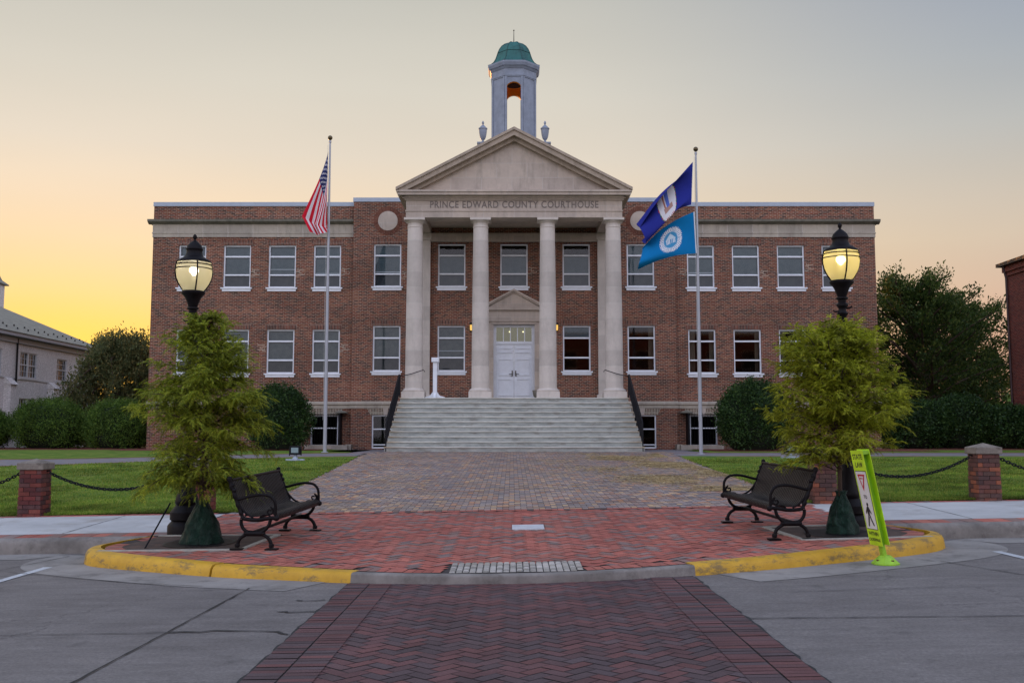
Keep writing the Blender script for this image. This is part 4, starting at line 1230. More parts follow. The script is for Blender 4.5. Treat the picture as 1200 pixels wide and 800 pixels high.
# door surround
mb = MB()
for s in (-1, 1):
    a, b = sorted((BX + s * .93, BX + s * 1.22)); mb.box(a, b, MY - .12, MY + .02, 3.05, 6.62)
    a, b = sorted((BX + s * .93, BX + s * 1.02)); mb.box(a - .001, b + .001, MY - .15, MY - .12, 3.05, 6.52)
mb.box(BX - 1.02, BX + 1.02, MY - .15, MY + .02, 6.5, 6.625)
mb.box(BX - 1.3, BX + 1.3, MY - .2, MY + .02, 6.625, 6.70)
mb.box(BX - 1.24, BX + 1.24, MY - .14, MY + .02, 6.70, 7.14)
mb.box(BX - 1.36, BX + 1.36, MY - .26, MY + .02, 7.14, 7.27)
mb.prism_y([(BX - 1.2, 7.27), (BX + 1.2, 7.27), (BX, 7.27 + 1.2 * .56)], MY - .13, MY + .02)
for s in (-1, 1):
    for t0, t1, ya in ((0, .09, MY - .28), (.09, .16, MY - .2)):
        A = [(BX + s * 1.38, 7.31 - t0 + .05), (BX, 8.10 - t0), (BX, 8.10 - t1), (BX + s * 1.38, 7.31 - t1 + .05)]
        if s > 0: A = [A[1], A[0], A[3], A[2]]
        mb.prism_y(A[::-1], ya, MY + .018)
cb(mb, 'door_surround', M['stone'])
# doors
df = MB(); df.box(BX - .93, BX - .80, 45.06, 45.2, 3.05, 6.5); df.box(BX + .80, BX + .93, 45.06, 45.2, 3.05, 6.5)
df.box(BX - .80, BX + .80, 45.07, 45.2, 5.62, 5.74); df.box(BX - .8, BX + .8, 45.07, 45.2, 6.38, 6.5)
for k in range(1, 5): df.box(BX - .8 + .32 * k - .017, BX - .8 + .32 * k + .017, 45.08, 45.16, 5.74, 6.38)
dfo = cb(df, 'door_frame', M['white'])
g = MB(); g.add([(BX - .8, 45.12, 5.74), (BX + .8, 45.12, 5.74), (BX + .8, 45.12, 6.38), (BX - .8, 45.12, 6.38)], [(0, 1, 2, 3)]); sub(g, 'transom_pane', M['glass'], dfo)
g = MB(); g.box(BX - .9, BX + .9, 45.9, 45.95, 4.6, 6.8); sub(g, 'lobby_wall', emit('self-glowing lobby wall', (.62, .55, .36), .26), dfo)  # wall emits on its own, in place of lamplight falling on it
for xx in (-.2, .42):
    g = MB(); g.ball(BX + xx, 45.5, 6.22, .035); sub(g, 'lobby_lamp', emit('lobby lamp', (1, .85, .45), 2.2), dfo)
for s in (-1, 1):
    d = MB(); a, b = sorted((BX + s * .005, BX + s * .797))
    d.box(a, b, 45.12, 45.17, 3.07, 5.62)
    w_ = b - a
    for z0, z1 in ((3.25, 3.30), (3.28, 4.05), (4.2, 4.95), (5.05, 5.15), (5.22, 5.45)):
        if z1 - z0 < .2: continue
        # raised moulding frame and panel
        d.box(a + .10, b - .10, 45.085, 45.12, z0, z0 + .04); d.box(a + .10, b - .10, 45.085, 45.12, z1 - .04, z1)
        d.box(a + .10, a + .14, 45.085, 45.12, z0 + .04, z1 - .04); d.box(b - .14, b - .10, 45.085, 45.12, z0 + .04, z1 - .04)
    do = cb(d, 'door', M['white'])
    h_ = MB(); xh = BX + s * .085; h_.box(xh - .03, xh + .03, 45.09, 45.119, 4.16, 4.42); h_.tube([(xh, 45.09, 4.27), (xh, 45.03, 4.27), (xh + s * .14, 45.03, 4.26)], .014)
    sub(h_, 'handle', plain('bronze handle', (.05, .04, .03), .3, metallic=.8), do)
# wall lanterns
for s in (-1, 1):
    mb = MB(); xx = BX + s * 1.93
    mb.box(xx - .05, xx + .05, MY - .03, MY, 6.25, 6.55); mb.lathe([(.1, 0), (.1, .02), (.03, .08)], xx, MY - .14, 6.5, 8)
    mb.lathe([(.03, -.05), (.07, 0)], xx, MY - .14, 6.2, 8); mb.tube([(xx, MY, 6.45), (xx, MY - .14, 6.58)], .012)
    lo_ = cb(mb, 'wall_lantern', M['iron'])
    g = MB(); g.lathe([(.05, 0), (.06, .12), (.06, .25)], xx, MY - .14, 6.22, 8); sub(g, 'lantern_glass', emit('lantern glow', (1, .60, .14), 1.1), lo_)

# stair railings
for s in (-1, 1):
    mb = MB(); x = BX + s * 4.76
    def rail(t, h):  # t 0 bottom .. 1 top
        return (x + s * .10 * (1 - t), 38.0 + 3.25 * t, .88 + .197 + (3.05 - .88 - .197) * t + h)
    mb.tube([rail(0, .95), rail(1, .95), (x, 41.6, 4.0)], .028)
    mb.tube([rail(0, .12), rail(1, .12)], .014)
    for k in range(28):
        t = k / 27; mb.tube([rail(t, .1), rail(t, .95)], .010 if k % 9 else .022, 6)
    mb.tube([(x, 41.6, 3.05), (x, 41.6, 4.0)], .022)
    mb.tube([(x, 41.6, 3.95), (x - s * .5, 41.45, 4.05), (x - s * 1.0, 41.3, 4.2), (x - s * 1.06, 41.3, 4.12)], .018)
    mb.tube([rail(0, .95), (x + s * .10, 37.93, 1.95), (x + s * .10, 37.95, .9)], .024)
    cb(mb, 'stair_railing', M['iron'], smooth=True)

# cupola
CY = 47.2; CXX = BX
def octa(a):   # apothem a, flat face to the front
    r_ = a / math.cos(PI / 8)
    return [(CXX + r_ * math.cos(PI / 8 + k * PI / 4), CY + r_ * math.sin(PI / 8 + k * PI / 4)) for k in range(8)]
cup = MB(); lining = MB()
def oct_ring(mb, a0, z0, z1, a1=None):
    A = octa(a0); B = octa(a1 or a0)
    mb.add([(x, y, z0) for x, y in A] + [(x, y, z1) for x, y in B], [(i, (i + 1) % 8, (i + 1) % 8 + 8, i + 8) for i in range(8)] + [tuple(range(7, -1, -1)), tuple(range(8, 16))])
A_ = 1.045
zb_, zt_ = 14.4, 18.55
arch_w, arch_top = .385, 18.26
def cupola_face(mb, ang, arched):
    """one wall of the octagon with thickness; local x along the face"""
    half = A_ * math.tan(PI / 8); tck = .17; hi_ = (A_ - tck) * math.tan(PI / 8)
    def W(lx, d, z):   # d = distance from centre
        ca, sa = math.cos(ang), math.sin(ang)
        return (CXX + ca * d - sa * lx, CY + sa * d + ca * lx, z)
    glow_ochre = lining
    if not arched:
        mb.add([W(-half, A_, zb_), W(half, A_, zb_), W(half, A_, zt_), W(-half, A_, zt_)], [(0, 1, 2, 3)])
        glow_ochre.add([W(-hi_, A_ - tck, zb_), W(-hi_, A_ - tck, zt_), W(hi_, A_ - tck, zt_), W(hi_, A_ - tck, zb_)], [(0, 1, 2, 3)])
        return
    zs = arch_top - arch_w; n = 14
    arc = [(arch_w * math.cos(PI * k / n), zs + arch_w * math.sin(PI * k / n)) for k in range(n + 1)]  # from + to -
    for d, fl in ((A_, False), (A_ - tck, True)):
        hh = half if not fl else hi_
        def fq(v):
            return [tuple(range(len(v)))] if not fl else [tuple(range(len(v) - 1, -1, -1))]
        for s in (1, -1):
            v = [W(s * arch_w, d, zb_), W(s * hh, d, zb_), W(s * hh, d, zs), W(s * arch_w, d, zs)]
            if s < 0: v = v[::-1]
            (glow_ochre if fl else mb).add(v, fq(v))
        for k in range(n):
            (xa, za), (xb, zb2) = arc[k], arc[k + 1]
            ua = hh - (2 * hh) * k / n; ub = hh - (2 * hh) * (k + 1) / n
            v = [W(xa, d, za), W(ua, d, zt_ if True else 0), W(ub, d, zt_), W(xb, d, zb2)]
            if k == 0: v = [W(xa, d, za), W(hh, d, zs), W(hh, d, zt_), W(ub, d, zt_), W(xb, d, zb2)]
            if k == n - 1: v = [W(xa, d, za), W(ua, d, zt_), W(-hh, d, zt_), W(-hh, d, zs), W(xb, d, zb2)]
            (glow_ochre if fl else mb).add(v, fq(v))
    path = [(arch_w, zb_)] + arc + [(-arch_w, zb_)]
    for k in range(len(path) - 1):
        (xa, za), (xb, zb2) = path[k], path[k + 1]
        glow_ochre.add([W(xa, A_, za), W(xb, A_, zb2), W(xb, A_ - tck, zb2), W(xa, A_ - tck, za)], [(0, 1, 2, 3)])
for k in range(8): cupola_face(cup, -PI / 2 + k * PI / 4, k % 2 == 0)
# corner pilaster strips, cornice
for k in range(8):
    ang = -PI / 2 + k * PI / 4; ca, sa = math.cos(ang), math.sin(ang); half = A_ * math.tan(PI / 8)
    for s in (-1, 1):
        a, b = sorted((s * (half + .0), s * (half - .10)))
        vs = []
        for d in (A_ - .01, A_ + .03):
            for z in (zb_, zt_):
                for lx in (a, b): vs.append((CXX + ca * d - sa * lx, CY + sa * d + ca * lx, z))
        cup.add(vs, [(4, 5, 7, 6), (0, 4, 6, 2), (1, 3, 7, 5)])
    vs = []
    for d in (A_, A_ + .03):
        for z in (18.34 + .16, zt_):
            for lx in (-half + .10, half - .10): vs.append((CXX + ca * d - sa * lx, CY + sa * d + ca * lx, z))
    cup.add(vs, [(4, 5, 7, 6), (0, 1, 5, 4)])
oct_ring(cup, A_ + .05, 18.55, 18.66); oct_ring(cup, A_ + .03, 18.66, 18.90)
oct_ring(cup, A_ + .05, 18.90, 19.02, A_ + .12); oct_ring(cup, A_ + .15, 19.02, 19.16, A_ + .20); oct_ring(cup, A_ + .20, 19.16, 19.24)
oct_ring(cup, A_ + .07, zb_, 15.82)  if False else None
cupo = cb(cup, 'cupola', M['cup_white'])
M['glow_ochre'] = plain('painted orange glow', (.72, .36, .06), .6)  # warm light inside the cupola, put into the colour of its inner faces
sub(lining, 'arch_glow_lining', M['glow_ochre'], cupo)
g = MB(); g.lathe([(.34, 0), (.30, .02), (.12, .10)], CXX, CY, 18.40, 24); 
sub(g, 'vent', M['dark_room'], cupo)
g = MB(); g.add([(x, y, 18.54) for x, y in octa(A_ - .1)], [tuple(range(7, -1, -1))]); sub(g, 'ceiling', M['glow_ochre'], cupo)
g = MB(); prof = [(1.34, 19.24), (1.20, 19.30), (1.06, 19.42), (.96, 19.58), (.89, 19.77), (.83, 19.96), (.75, 20.14), (.63, 20.31), (.47, 20.44), (.28, 20.52), (.11, 20.555), (.03, 20.56)]
g.lathe([(a, z) for a, z in prof], CXX, CY, 0, 8, phase=PI / 8)
dome = sub(g, 'dome', M['copper'], cupo)
g = MB()
for k in range(8):
    a = PI / 8 + k * PI / 4; g.tube([(CXX + (r_ + .006) * math.cos(a), CY + (r_ + .006) * math.sin(a), z + .004) for r_, z in prof], .016, 6)
rr8 = .85
g.tube([(CXX + rr8 * math.cos(PI / 8 + k * PI / 4), CY + rr8 * math.sin(PI / 8 + k * PI / 4), 19.93) for k in range(8)], .01, 5, closed=True)
sub(g, 'dome_seams', M['copper_seam'], cupo)
g = MB(); g.tube([(CXX, CY, 20.5), (CXX, CY, 21.2)], [.022, .012], 8); g.ball(CXX, CY, 21.2, .035); g.ball(CXX, CY, 20.56, .06); sub(g, 'spire', M['iron'], cupo)
g = MB(); g.box(CXX - 1.12, CXX + 1.12, CY - 1.1, CY + 1.1, 12, 14.9); sub(g, 'base', M['cup_white'], cupo)
# urns on pedestals either side of the cupola
for s in (-1, 1):
    g = MB(); x = BX + s * 1.42; y = 44.6
    g.box(x - .22, x + .22, y - .22, y + .22, 13.3, 14.72); g.box(x - .26, x + .26, y - .26, y + .26, 14.72, 14.78)
    g.lathe([(.13, 14.78), (.13, 14.82), (.05, 14.87), (.05, 14.93), (.09, 14.96), (.125, 15.03), (.155, 15.15), (.175, 15.30), (.18, 15.42), (.205, 15.44), (.205, 15.48), (.16, 15.51), (.10, 15.58), (.045, 15.63), (.03, 15.67), (.055, 15.71), (.05, 15.76), (.015, 15.83)], x, y, 0, 20)
    cb(g, 'urn', M['cup_white'], smooth=True)

# ---- white stand and pot on the landing
mb = MB()
sx_, sy_ = -3.22, 41.75
mb.box(sx_ - .085, sx_ + .085, sy_ - .085, sy_ + .085, 3.1, 4.55)
stand = mb.build('lectern_stand', M['white'], bevel=.01)
tag(stand, 'tall white narrow stand with splayed feet beside the left columns', 'stand')
g = MB(); g.box(sx_ - .15, sx_ + .17, sy_ - .16, sy_ + .14, 4.55, 4.74); sub(g, 'cap', M['white'], stand, bevel=.02)
g = MB(); g.prism_y([(sx_ - .42, 3.055), (sx_ + .42, 3.055), (sx_ + .40, 3.10), (sx_ + .2, 3.15), (sx_ + .10, 3.30), (sx_ - .10, 3.30), (sx_ - .2, 3.15), (sx_ - .40, 3.10)], sy_ - .05, sy_ + .05)
g.prism_x([(sy_ - .3, 3.055), (sy_ + .3, 3.055), (sy_ + .1, 3.25), (sy_ - .1, 3.25)], sx_ - .045, sx_ + .045)
sub(g, 'feet', M['white'], stand)
mb = MB(); mb.lathe([(.10, 0), (.12, .02), (.07, .08), (.17, .18), (.2, .33), (.22, .42), (.23, .44), (.19, .44), (.17, .36)], 1.12, 44.3, 3.05, 20)
tag(mb.build('stone_pot', M['stone_dark'], smooth=True), 'small weathered grey stone pot at the right of the white door', 'pot')

# ================================================================ FLAGPOLES AND FLAGS
M['pole'] = plain('brushed pole aluminium', (.36, .38, .42), .4, metallic=.35, scale=2)
M['gold'] = plain('ball finial', (.12, .09, .05), .3, metallic=.9)
def flagpole(x, y, z0, z1, label):
    root = tag(empty('flagpole', (x, y, z0)), label, 'flagpole', None)
    hgt = z1 - z0
    mb = MB(); mb.lathe([(.070, 0), (.068, .5), (.060, hgt * .4), (.042, hgt * .8), (.034, hgt - .12), (.048, hgt - .11), (.048, hgt - .03)], n=16)
    mb.build('shaft', M['pole'], root, smooth=True)
    mb = MB(); mb.ball(0, 0, hgt + .08, .09); mb.tube([(0, 0, hgt - .04), (0, 0, hgt + .02)], .02); mb.build('ball_finial', M['gold'], root, smooth=True)
    mb = MB(); mb.lathe([(.14, 0), (.14, .03), (.09, .05)], n=16); mb.build('collar', M['pole'], root)
    mb = MB(); mb.tube([(-.075, -.05, 1.2), (-.085, -.06, hgt * .5), (-.07, -.05, hgt - .2)], .006, 4); mb.build('halyard', plain('rope', (.5, .5, .48), .9), root)
    return root
flagpole(-6.88, 36.9, .86, 12.62, 'tall grey flagpole on the left lawn flying the striped national flag')
flagpole(6.70, 35.6, .82, 11.80, 'tall grey flagpole on the right lawn flying two blue flags')
M['cloth'] = attr_mat('flag cloth', rough=.85, bs=.1, scale=200, weather=(.92, 1.08), spec=.1)
def flag(name, label, x, y, fn_pos, fn_col, nu, nv):
    mb = MB()
    for j in range(nv + 1):
        for i in range(nu + 1): mb.v.append(fn_pos(i / nu, j / nv))
    for j in range(nv):
        for i in range(nu):
            mb.f.append((j * (nu + 1) + i, (j + 1) * (nu + 1) + i, (j + 1) * (nu + 1) + i + 1, j * (nu + 1) + i + 1))
            mb.c.append((*fn_col((i + .5) / nu, (j + .5) / nv), 1))
    o = mb.build(name, M['cloth'], smooth=True, ang=80)
    tag(o, label, 'flag')
    return o
RED, WHT, NVY = (.58, .015, .035), (.72, .70, .72), (.02, .03, .12)
def us_col(u, v):
    if u < .34 and v < 7 / 13:
        a, b = u / .34 * 12, v / (7 / 13) * 10
        ia, ib = round(a), round(b)
        if 1 <= ia <= 11 and 1 <= ib <= 9 and (ia + ib) % 2 == 0 and (a - ia) ** 2 + (b - ib) ** 2 * .8 < .12: return WHT
        return NVY
    return RED if int(v * 13) % 2 == 0 else WHT
def us_pos(u, v):
    x0, y0 = -6.93, 36.84
    # hoist runs down the pole, the fly hangs and folds back near the hem
    zt = 12.15 - 1.75 * v
    k = min(u, .8) / .8
    # end of main fall at u=.8
    ex = -.85 + .85 * v ** .8 ; ez = 9.62 - .28 * v - .42 * math.sin(PI * v) * .4
    bulge = math.sin(PI * k) * .05
    x = x0 + ex * (k ** 1.4) - bulge * (1 - v); z = zt + (ez - zt) * k
    if u > .8:
        t = (u - .8) / .2
        x += .30 * t * (1 - v) ** .5 * (1 if v < .95 else .3); z -= .62 * t * (1 - .75 * v)
    y = y0 - .05 - .16 * math.sin(3.4 * PI * v + 2.2 * u) * k - .12 * max(0, u - .8) / .2 - .10 * k
    x += .03 * math.sin(9 * v + 6 * u) * k
    return (x, y, z)
flag('national_flag', 'red and white striped flag with starred blue corner hanging limp on the left pole', 0, 0, us_pos, us_col, 120, 78)
BLU, SKY_ = (.022, .030, .235), (.005, .17, .42)
def quadpos(TL, TR, BR, BL, y0, folds, amp, ph, sag=.1, fold=.07):
    def f(u, v):
        tx = TL[0] + (TR[0] - TL[0]) * u; tz = TL[1] + (TR[1] - TL[1]) * u + sag * math.sin(PI * u)
        bx = BL[0] + (BR[0] - BL[0]) * u; bz = BL[1] + (BR[1] - BL[1]) * u + sag * .8 * math.sin(PI * u)
        s = math.sin(folds * 2 * PI * v + ph + u * 2.0)
        wv = v + fold * math.sin(folds * 2 * PI * v + ph + 1.2) * u * (1.2 - .5 * u)
        x = tx + (bx - tx) * wv; z = tz + (bz - tz) * wv
        y = y0 - amp * s * (u ** .7) - .25 * u * math.sin(u * 4)
        x += .04 * math.sin(7 * u + 5 * v) * u
        return (x, y, z)
    return f
def va_col(u, v):
    if u < .012: return (.7, .7, .7)
    X, Y = (u - .5) * 3.0, (v - .5) * 1.85
    r_ = math.hypot(X, Y)
    if r_ < .56:
        if r_ > .52: return (.05, .12, .05) if int(math.atan2(Y, X) * 9) % 3 else (.4, .05, .05)
        if abs(Y) > .36 and abs(X) < .33: return (.42, .07, .07) if int(X * 22) % 2 else WHT
        if (abs(X + .02) < .09 and -.3 < Y < .1): return (.10, .16, .50)
        if (Y > .08 and Y < .2 and abs(X) < .28): return (.38, .22, .18)
        if abs(X - .18) < .035 and -.28 < Y < .15: return (.35, .14, .10)
        return (.62, .60, .62)
    return BLU
flag('state_flag', 'dark blue flag with white round seal, upper flag on the right pole', 0, 0,
     quadpos((6.58, 11.40), (4.52, 9.20), (4.86, 8.42), (6.50, 9.80), 35.5, 1.3, .34, .9, .16, .42), va_col, 110, 76)
def co_col(u, v):
    if u < .02: return (.7, .72, .74)
    X, Y = (u - .46) * 2.4, (v - .5) * 1.6
    a = math.atan2(Y, X); r_ = math.hypot(X, Y)
    if r_ < .50 + .025 * (1 if int((a + PI) * 14) % 2 else -1):
        if r_ > .45: return WHT
        if r_ > .32: return WHT if (int((a + PI) * 16) % 3) else (.05, .25, .45)
        if r_ > .29: return (.10, .30, .50)
        if abs(X) < .2 and -.02 < Y < .14: return (.62, .66, .70) if int(X * 30) % 2 else (.08, .26, .45)
        if abs(X) < .24 - abs(Y + .02) and Y < 0: return (.5, .6, .66)
        return (.06, .26, .46)
    return SKY_
flag('county_flag', 'bright sky blue flag with gear edged white seal, lower flag on the right pole', 0, 0,
     quadpos((6.60, 9.55), (4.72, 8.27), (4.58, 7.50), (6.66, 8.03), 35.52, .9, .2, 2.2, .14, .12), co_col, 110, 76)

# ================================================================ STREET LAMPS
def globe_mat():
    m = bpy.data.materials.new('lamp globe'); m.use_nodes = True; t = m.node_tree
    for n in list(t.nodes): t.nodes.remove(n)
    tr = t.nodes.new('ShaderNodeBsdfTransparent'); tr.inputs[0].default_value = (1, .95, .80, 1)
    tl = t.nodes.new('ShaderNodeBsdfTranslucent'); tl.inputs[0].default_value = (1, .90, .58, 1)
    df_ = t.nodes.new('ShaderNodeBsdfDiffuse'); df_.inputs[0].default_value = (.6, .55, .4, 1)
    gl = t.nodes.new('ShaderNodeBsdfGlossy'); gl.inputs['Roughness'].default_value = .08
    m1 = t.nodes.new('ShaderNodeMixShader'); m1.inputs[0].default_value = .6; t.links.new(tr.outputs[0], m1.inputs[1]); t.links.new(tl.outputs[0], m1.inputs[2])
    m3 = t.nodes.new('ShaderNodeMixShader'); m3.inputs[0].default_value = .12; t.links.new(m1.outputs[0], m3.inputs[1]); t.links.new(df_.outputs[0], m3.inputs[2])
    m2 = t.nodes.new('ShaderNodeMixShader'); m2.inputs[0].default_value = .06; t.links.new(m3.outputs[0], m2.inputs[1]); t.links.new(gl.outputs[0], m2.inputs[2])
    o = t.nodes.new('ShaderNodeOutputMaterial'); t.links.new(m2.outputs[0], o.inputs[0])
    return m
M['globe'] = globe_mat()
def lamp(x, y, z, label, tint, rot, pw=1.0):
    root = tag(empty('street_lamp', (x, y, z), rot), label, 'street lamp')
    T = 4.26   # tip height
    p = lambda c_: T - (c_ - 65) / 518.0
    mb = MB()
    mb.lathe([(.012, p(66)), (.028, p(78)), (.03, p(92)), (.016, p(104)), (.018, p(112)), (.035, p(118)), (.07, p(134)), (.10, p(152)), (.116, p(172)), (.120, p(180)), (.112, p(188)), (.108, p(196)),
              (.112, p(210)), (.13, p(232)), (.16, p(244)), (.20, p(256)), (.235, p(268)), (.243, p(276)), (.243, p(281)), (.236, p(281.5))][::-1], n=32)
    mb.build('cap', M['black'], root, smooth=True)
    gp = [(.236, p(282)), (.243, p(300)), (.250, p(322)), (.254, p(345)), (.250, p(372)), (.236, p(405)), (.212, p(435)), (.180, p(463)), (.145, p(488)), (.135, p(494))]
    mb = MB(); mb.lathe(gp[::-1], n=40, cap=False); mb.build('globe', M['globe'], root, smooth=True, ang=180)
    mb = MB()
    for c_ in (300, 330):
        r_ = .247 if c_ == 300 else .254
        mb.lathe([(r_, p(c_ + 4)), (r_ + .011, p(c_ + 3)), (r_ + .011, p(c_ - 3)), (r_, p(c_ - 3))], n=40, cap=False)
    for k in range(4):
        a = k * PI / 2
        pts = [((r_ + .006) * math.cos(a), (r_ + .006) * math.sin(a), z_) for r_, z_ in [(.24, p(278))] + gp]
        mb.tube([Vector(q) for q in pts], .011, 8)
    mb.build('cage', M['black'], root, smooth=True)
    mb = MB(); prof = [(.10, p(492)), (.158, p(494)), (.165, p(504)), (.160, p(516)), (.13, p(530)), (.105, p(550)), (.082, p(580)), (.066, p(606)), (.062, p(612)), (.082, p(618)), (.084, p(628)), (.058, p(636)),
          (.055, p(655)), (.080, p(668)), (.080, p(680)), (.060, p(690)), (.048, p(705)), (.056, p(720)), (.078, p(735)), (.062, p(750)), (.046, p(765)), (.044, p(800))]
    prof = prof + [(.050, 1.35), (.056, 1.0), (.075, .95), (.075, .91), (.065, .89), (.09, .83), (.10, .75), (.115, .60), (.15, .50), (.16, .46), (.16, .42), (.145, .40), (.20, .33), (.225, .30), (.225, .20), (.20, .18), (.245, .13), (.255, .11), (.255, .0)]
    mb.lathe(prof[::-1], n=32)
    mb.build('post', M['black'], root, smooth=True)
    mb = MB(); mb.tube([(0.0, 0, p(700)), (.10, -.02, p(695)), (.13, -.03, p(683))], .014, 8); mb.tube([(0, 0, p(715)), (-.10, 0, p(722)), (-.12, .02, p(712))], .012, 8)
    mb.build('banner_hook', M['black'], root, smooth=True)
    bl = MB(); bl.lathe([(.02, -.06), (.035, -.04), (.062, -.01), (.068, .02), (.05, .055), (.01, .07)], 0, 0, p(345), 16)
    bo = bl.build('bulb', emit('lit bulb', tint, 20 * pw), root, smooth=True)
    bl = MB(); bl.lathe([(.05, 0), (.05, .06), (.035, .1)], 0, 0, p(492), 16); bl.build('socket', M['blind'], root)
    li = bpy.data.lights.new('bulb_light', 'POINT'); li.energy = 8.5 * pw; li.color = tint; li.shadow_soft_size = .05
    lo_ = bpy.data.objects.new('bulb_light', li); COL.objects.link(lo_); lo_.parent = root; lo_.location = (0, 0, p(330))
    return root
lamp(-4.58, 14.22, .13, 'black post lamp with lit globe behind the tree left of the steps', (1, .92, .76), R(28), .6)
lamp(4.65, 13.95, .24, 'black post lamp with yellow lit globe behind the tree on the right', (1, .80, .30), R(0))

# ================================================================ BENCHES
def bench(name_label, loc, rz):
    """local x = length, front towards -y"""
    root = tag(empty('park_bench', loc, rz), name_label, 'bench', None)
    prof_back = [(.30, .86), (.315, .855), (.318, .84), (.29, .78), (.25, .68), (.205, .56), (.165, .47), (.13, .425)]
    prof_seat = [(.13, .425), (.08, .405), (.0, .40), (-.08, .41), (-.16, .43), (-.22, .44), (-.262, .432), (-.28, .41), (-.278, .38), (-.262, .36)]
    for nm, pr in (('backrest', prof_back), ('seat', prof_seat)):
        mb = MB(); n = 33; Lh = .90
        pr = smooth_path(pr, 3)
        for k in range(n):
            xc = -Lh + .03 + (2 * Lh - .06) * k / (n - 1)
            for i in range(len(pr) - 1):
                (ya, za), (yb, zb2) = pr[i], pr[i + 1]
                dy, dz = yb - ya, zb2 - za; l = math.hypot(dy, dz) or 1; ny, nz = -dz / l * .005, dy / l * .005
                x0, x1 = xc - .018, xc + .018
                v = [(x0, ya + ny, za + nz), (x1, ya + ny, za + nz), (x1, yb + ny, zb2 + nz), (x0, yb + ny, zb2 + nz), (x0, ya - ny, za - nz), (x1, ya - ny, za - nz), (x1, yb - ny, zb2 - nz), (x0, yb - ny, zb2 - nz)]
                mb.add(v, [(0, 1, 2, 3), (7, 6, 5, 4), (0, 3, 7, 4), (1, 5, 6, 2)])
        # cross rails under the straps
        if nm == 'backrest':
            mb.tube([(-Lh, .305, .85), (Lh, .305, .85)], .014)
            mb.tube([(-Lh, .225, .59), (Lh, .225, .59)], .011)
        else:
            mb.tube([(-Lh, .13, .41), (Lh, .13, .41)], .012); mb.tube([(-Lh, -.262, .385), (Lh, -.262, .385)], .014); mb.tube([(-Lh, -.06, .39), (Lh, -.06, .39)], .012)
        mb.build(nm, M['bench'], root)
    for s in (-1, 1):
        X = s * .93
        mb = MB()
        # back upright with knuckles
        up = smooth_path([(.33, .87), (.30, .78), (.255, .66), (.21, .54), (.17, .44), (.15, .38)], 4)
        mb.tube([(X, y, z) for y, z in up], [.026 + .006 * math.sin(i * 1.7) for i in range(len(up))], 10)
        for (y, z) in ((.335, .865), (.30, .78), (.275, .72)): mb.ball(X, y - .012, z, .03)
        # seat side rail
        sr = smooth_path([(.15, .38), (.05, .365), (-.06, .365), (-.18, .385), (-.27, .39)], 4)
        mb.tube([(X, y, z) for y, z in sr], .024, 10)
        mb.ball(X, -.275, .385, .036)
        # legs: upper U and lower arch meeting in a knot
        uu = smooth_path([(.17, .37), (.165, .30), (.12, .235), (.03, .205), (-.03, .205), (-.12, .235), (-.18, .30), (-.20, .37)], 4)
        mb.tube([(X, y, z) for y, z in uu], .021, 10)
        for sg in (-1, 1):
            lg = smooth_path([(sg * .02, .19), (sg * .10, .185), (sg * .17, .145), (sg * .205, .09), (sg * .215, .03)], 4)
            mb.tube([(X, y, z) for y, z in lg], [.020 + .004 * (i / len(lg)) for i in range(len(lg))], 10)
            mb.lathe([(.03, .03), (.034, .055), (.028, .075)], X, sg * .215, 0, 12)
            mb.box(X - .05, X + .05, sg * .22 - .075, sg * .22 + .075, 0, .018)
        mb.tube([(X, -.10, .198), (X, .10, .198)], .034, 10); mb.tube([(X, -.13, .198), (X, -.10, .198)], .026, 8); mb.tube([(X, .13, .198), (X, .10, .198)], .026, 8)
        mb.build('end_frame', M['black'], root, smooth=True)
        mb = MB()
        # arm rest with scroll
        arm = smooth_path([(.265, .635), (.20, .615), (.10, .640), (-.02, .665), (-.12, .668), (-.20, .645), (-.25, .585), (-.262, .51), (-.262, .44), (-.268, .39)], 5)
        mb.tube([(X, y, z) for y, z in arm], .018, 10)
        lo2 = smooth_path([(.265, .635), (.215, .57), (.155, .49), (.09, .43), (.02, .395)], 4)
        mb.tube([(X, y, z) for y, z in lo2], .014, 8)
        sc_ = [(-.19 + .055 * (1 - t / 14) * math.cos(t * .62 + 1.8) , .47 + .055 * (1 - t / 14) * math.sin(t * .62 + 1.8)) for t in range(13)]
        mb.tube([(X, y, z) for y, z in [(-.262, .42), (-.25, .425)] + sc_], .011, 8)
        mb.tube([(X, y, z) for y, z in smooth_path([(-.20, .41), (-.15, .425), (-.10, .42), (-.07, .395)], 3)], .009, 6)
        mb.build('armrest', M['black'], root, smooth=True)
    mb = MB(); mb.box(-.93, .93, -.022, .022, .205, .232); mb.build('stretcher', M['black'], root)
    return root
M['bench'] = noisy('bench strap metal', (.014, .011, .011), (.026, .020, .019), scale=8, rough=.42, bs=.05, spec=.25)
def place_bench(near, far, face, label):
    cx, cy = (near[0] + far[0]) / 2, (near[1] + far[1]) / 2
    ang = math.atan2(far[1] - near[1], far[0] - near[0])
    if face < 0: ang += PI    # front points to -y local
    zc = H(cx, cy) + .006
    o = bench(label, (cx, cy, zc), ang)
    # tilt with the paving
    pitch = math.atan((H(far[0], far[1]) - H(near[0], near[1])) / math.hypot(far[0] - near[0], far[1] - near[1]))
    o.rotation_euler = (0, -pitch if face > 0 else pitch, ang)
    return o
place_bench((-3.16, 12.42), (-2.99, 14.28), 1, 'black slatted metal bench on the red brick beside the left tree')
place_bench((3.46, 12.50), (3.27, 14.40), -1, 'black slatted metal bench on the red brick beside the right tree')

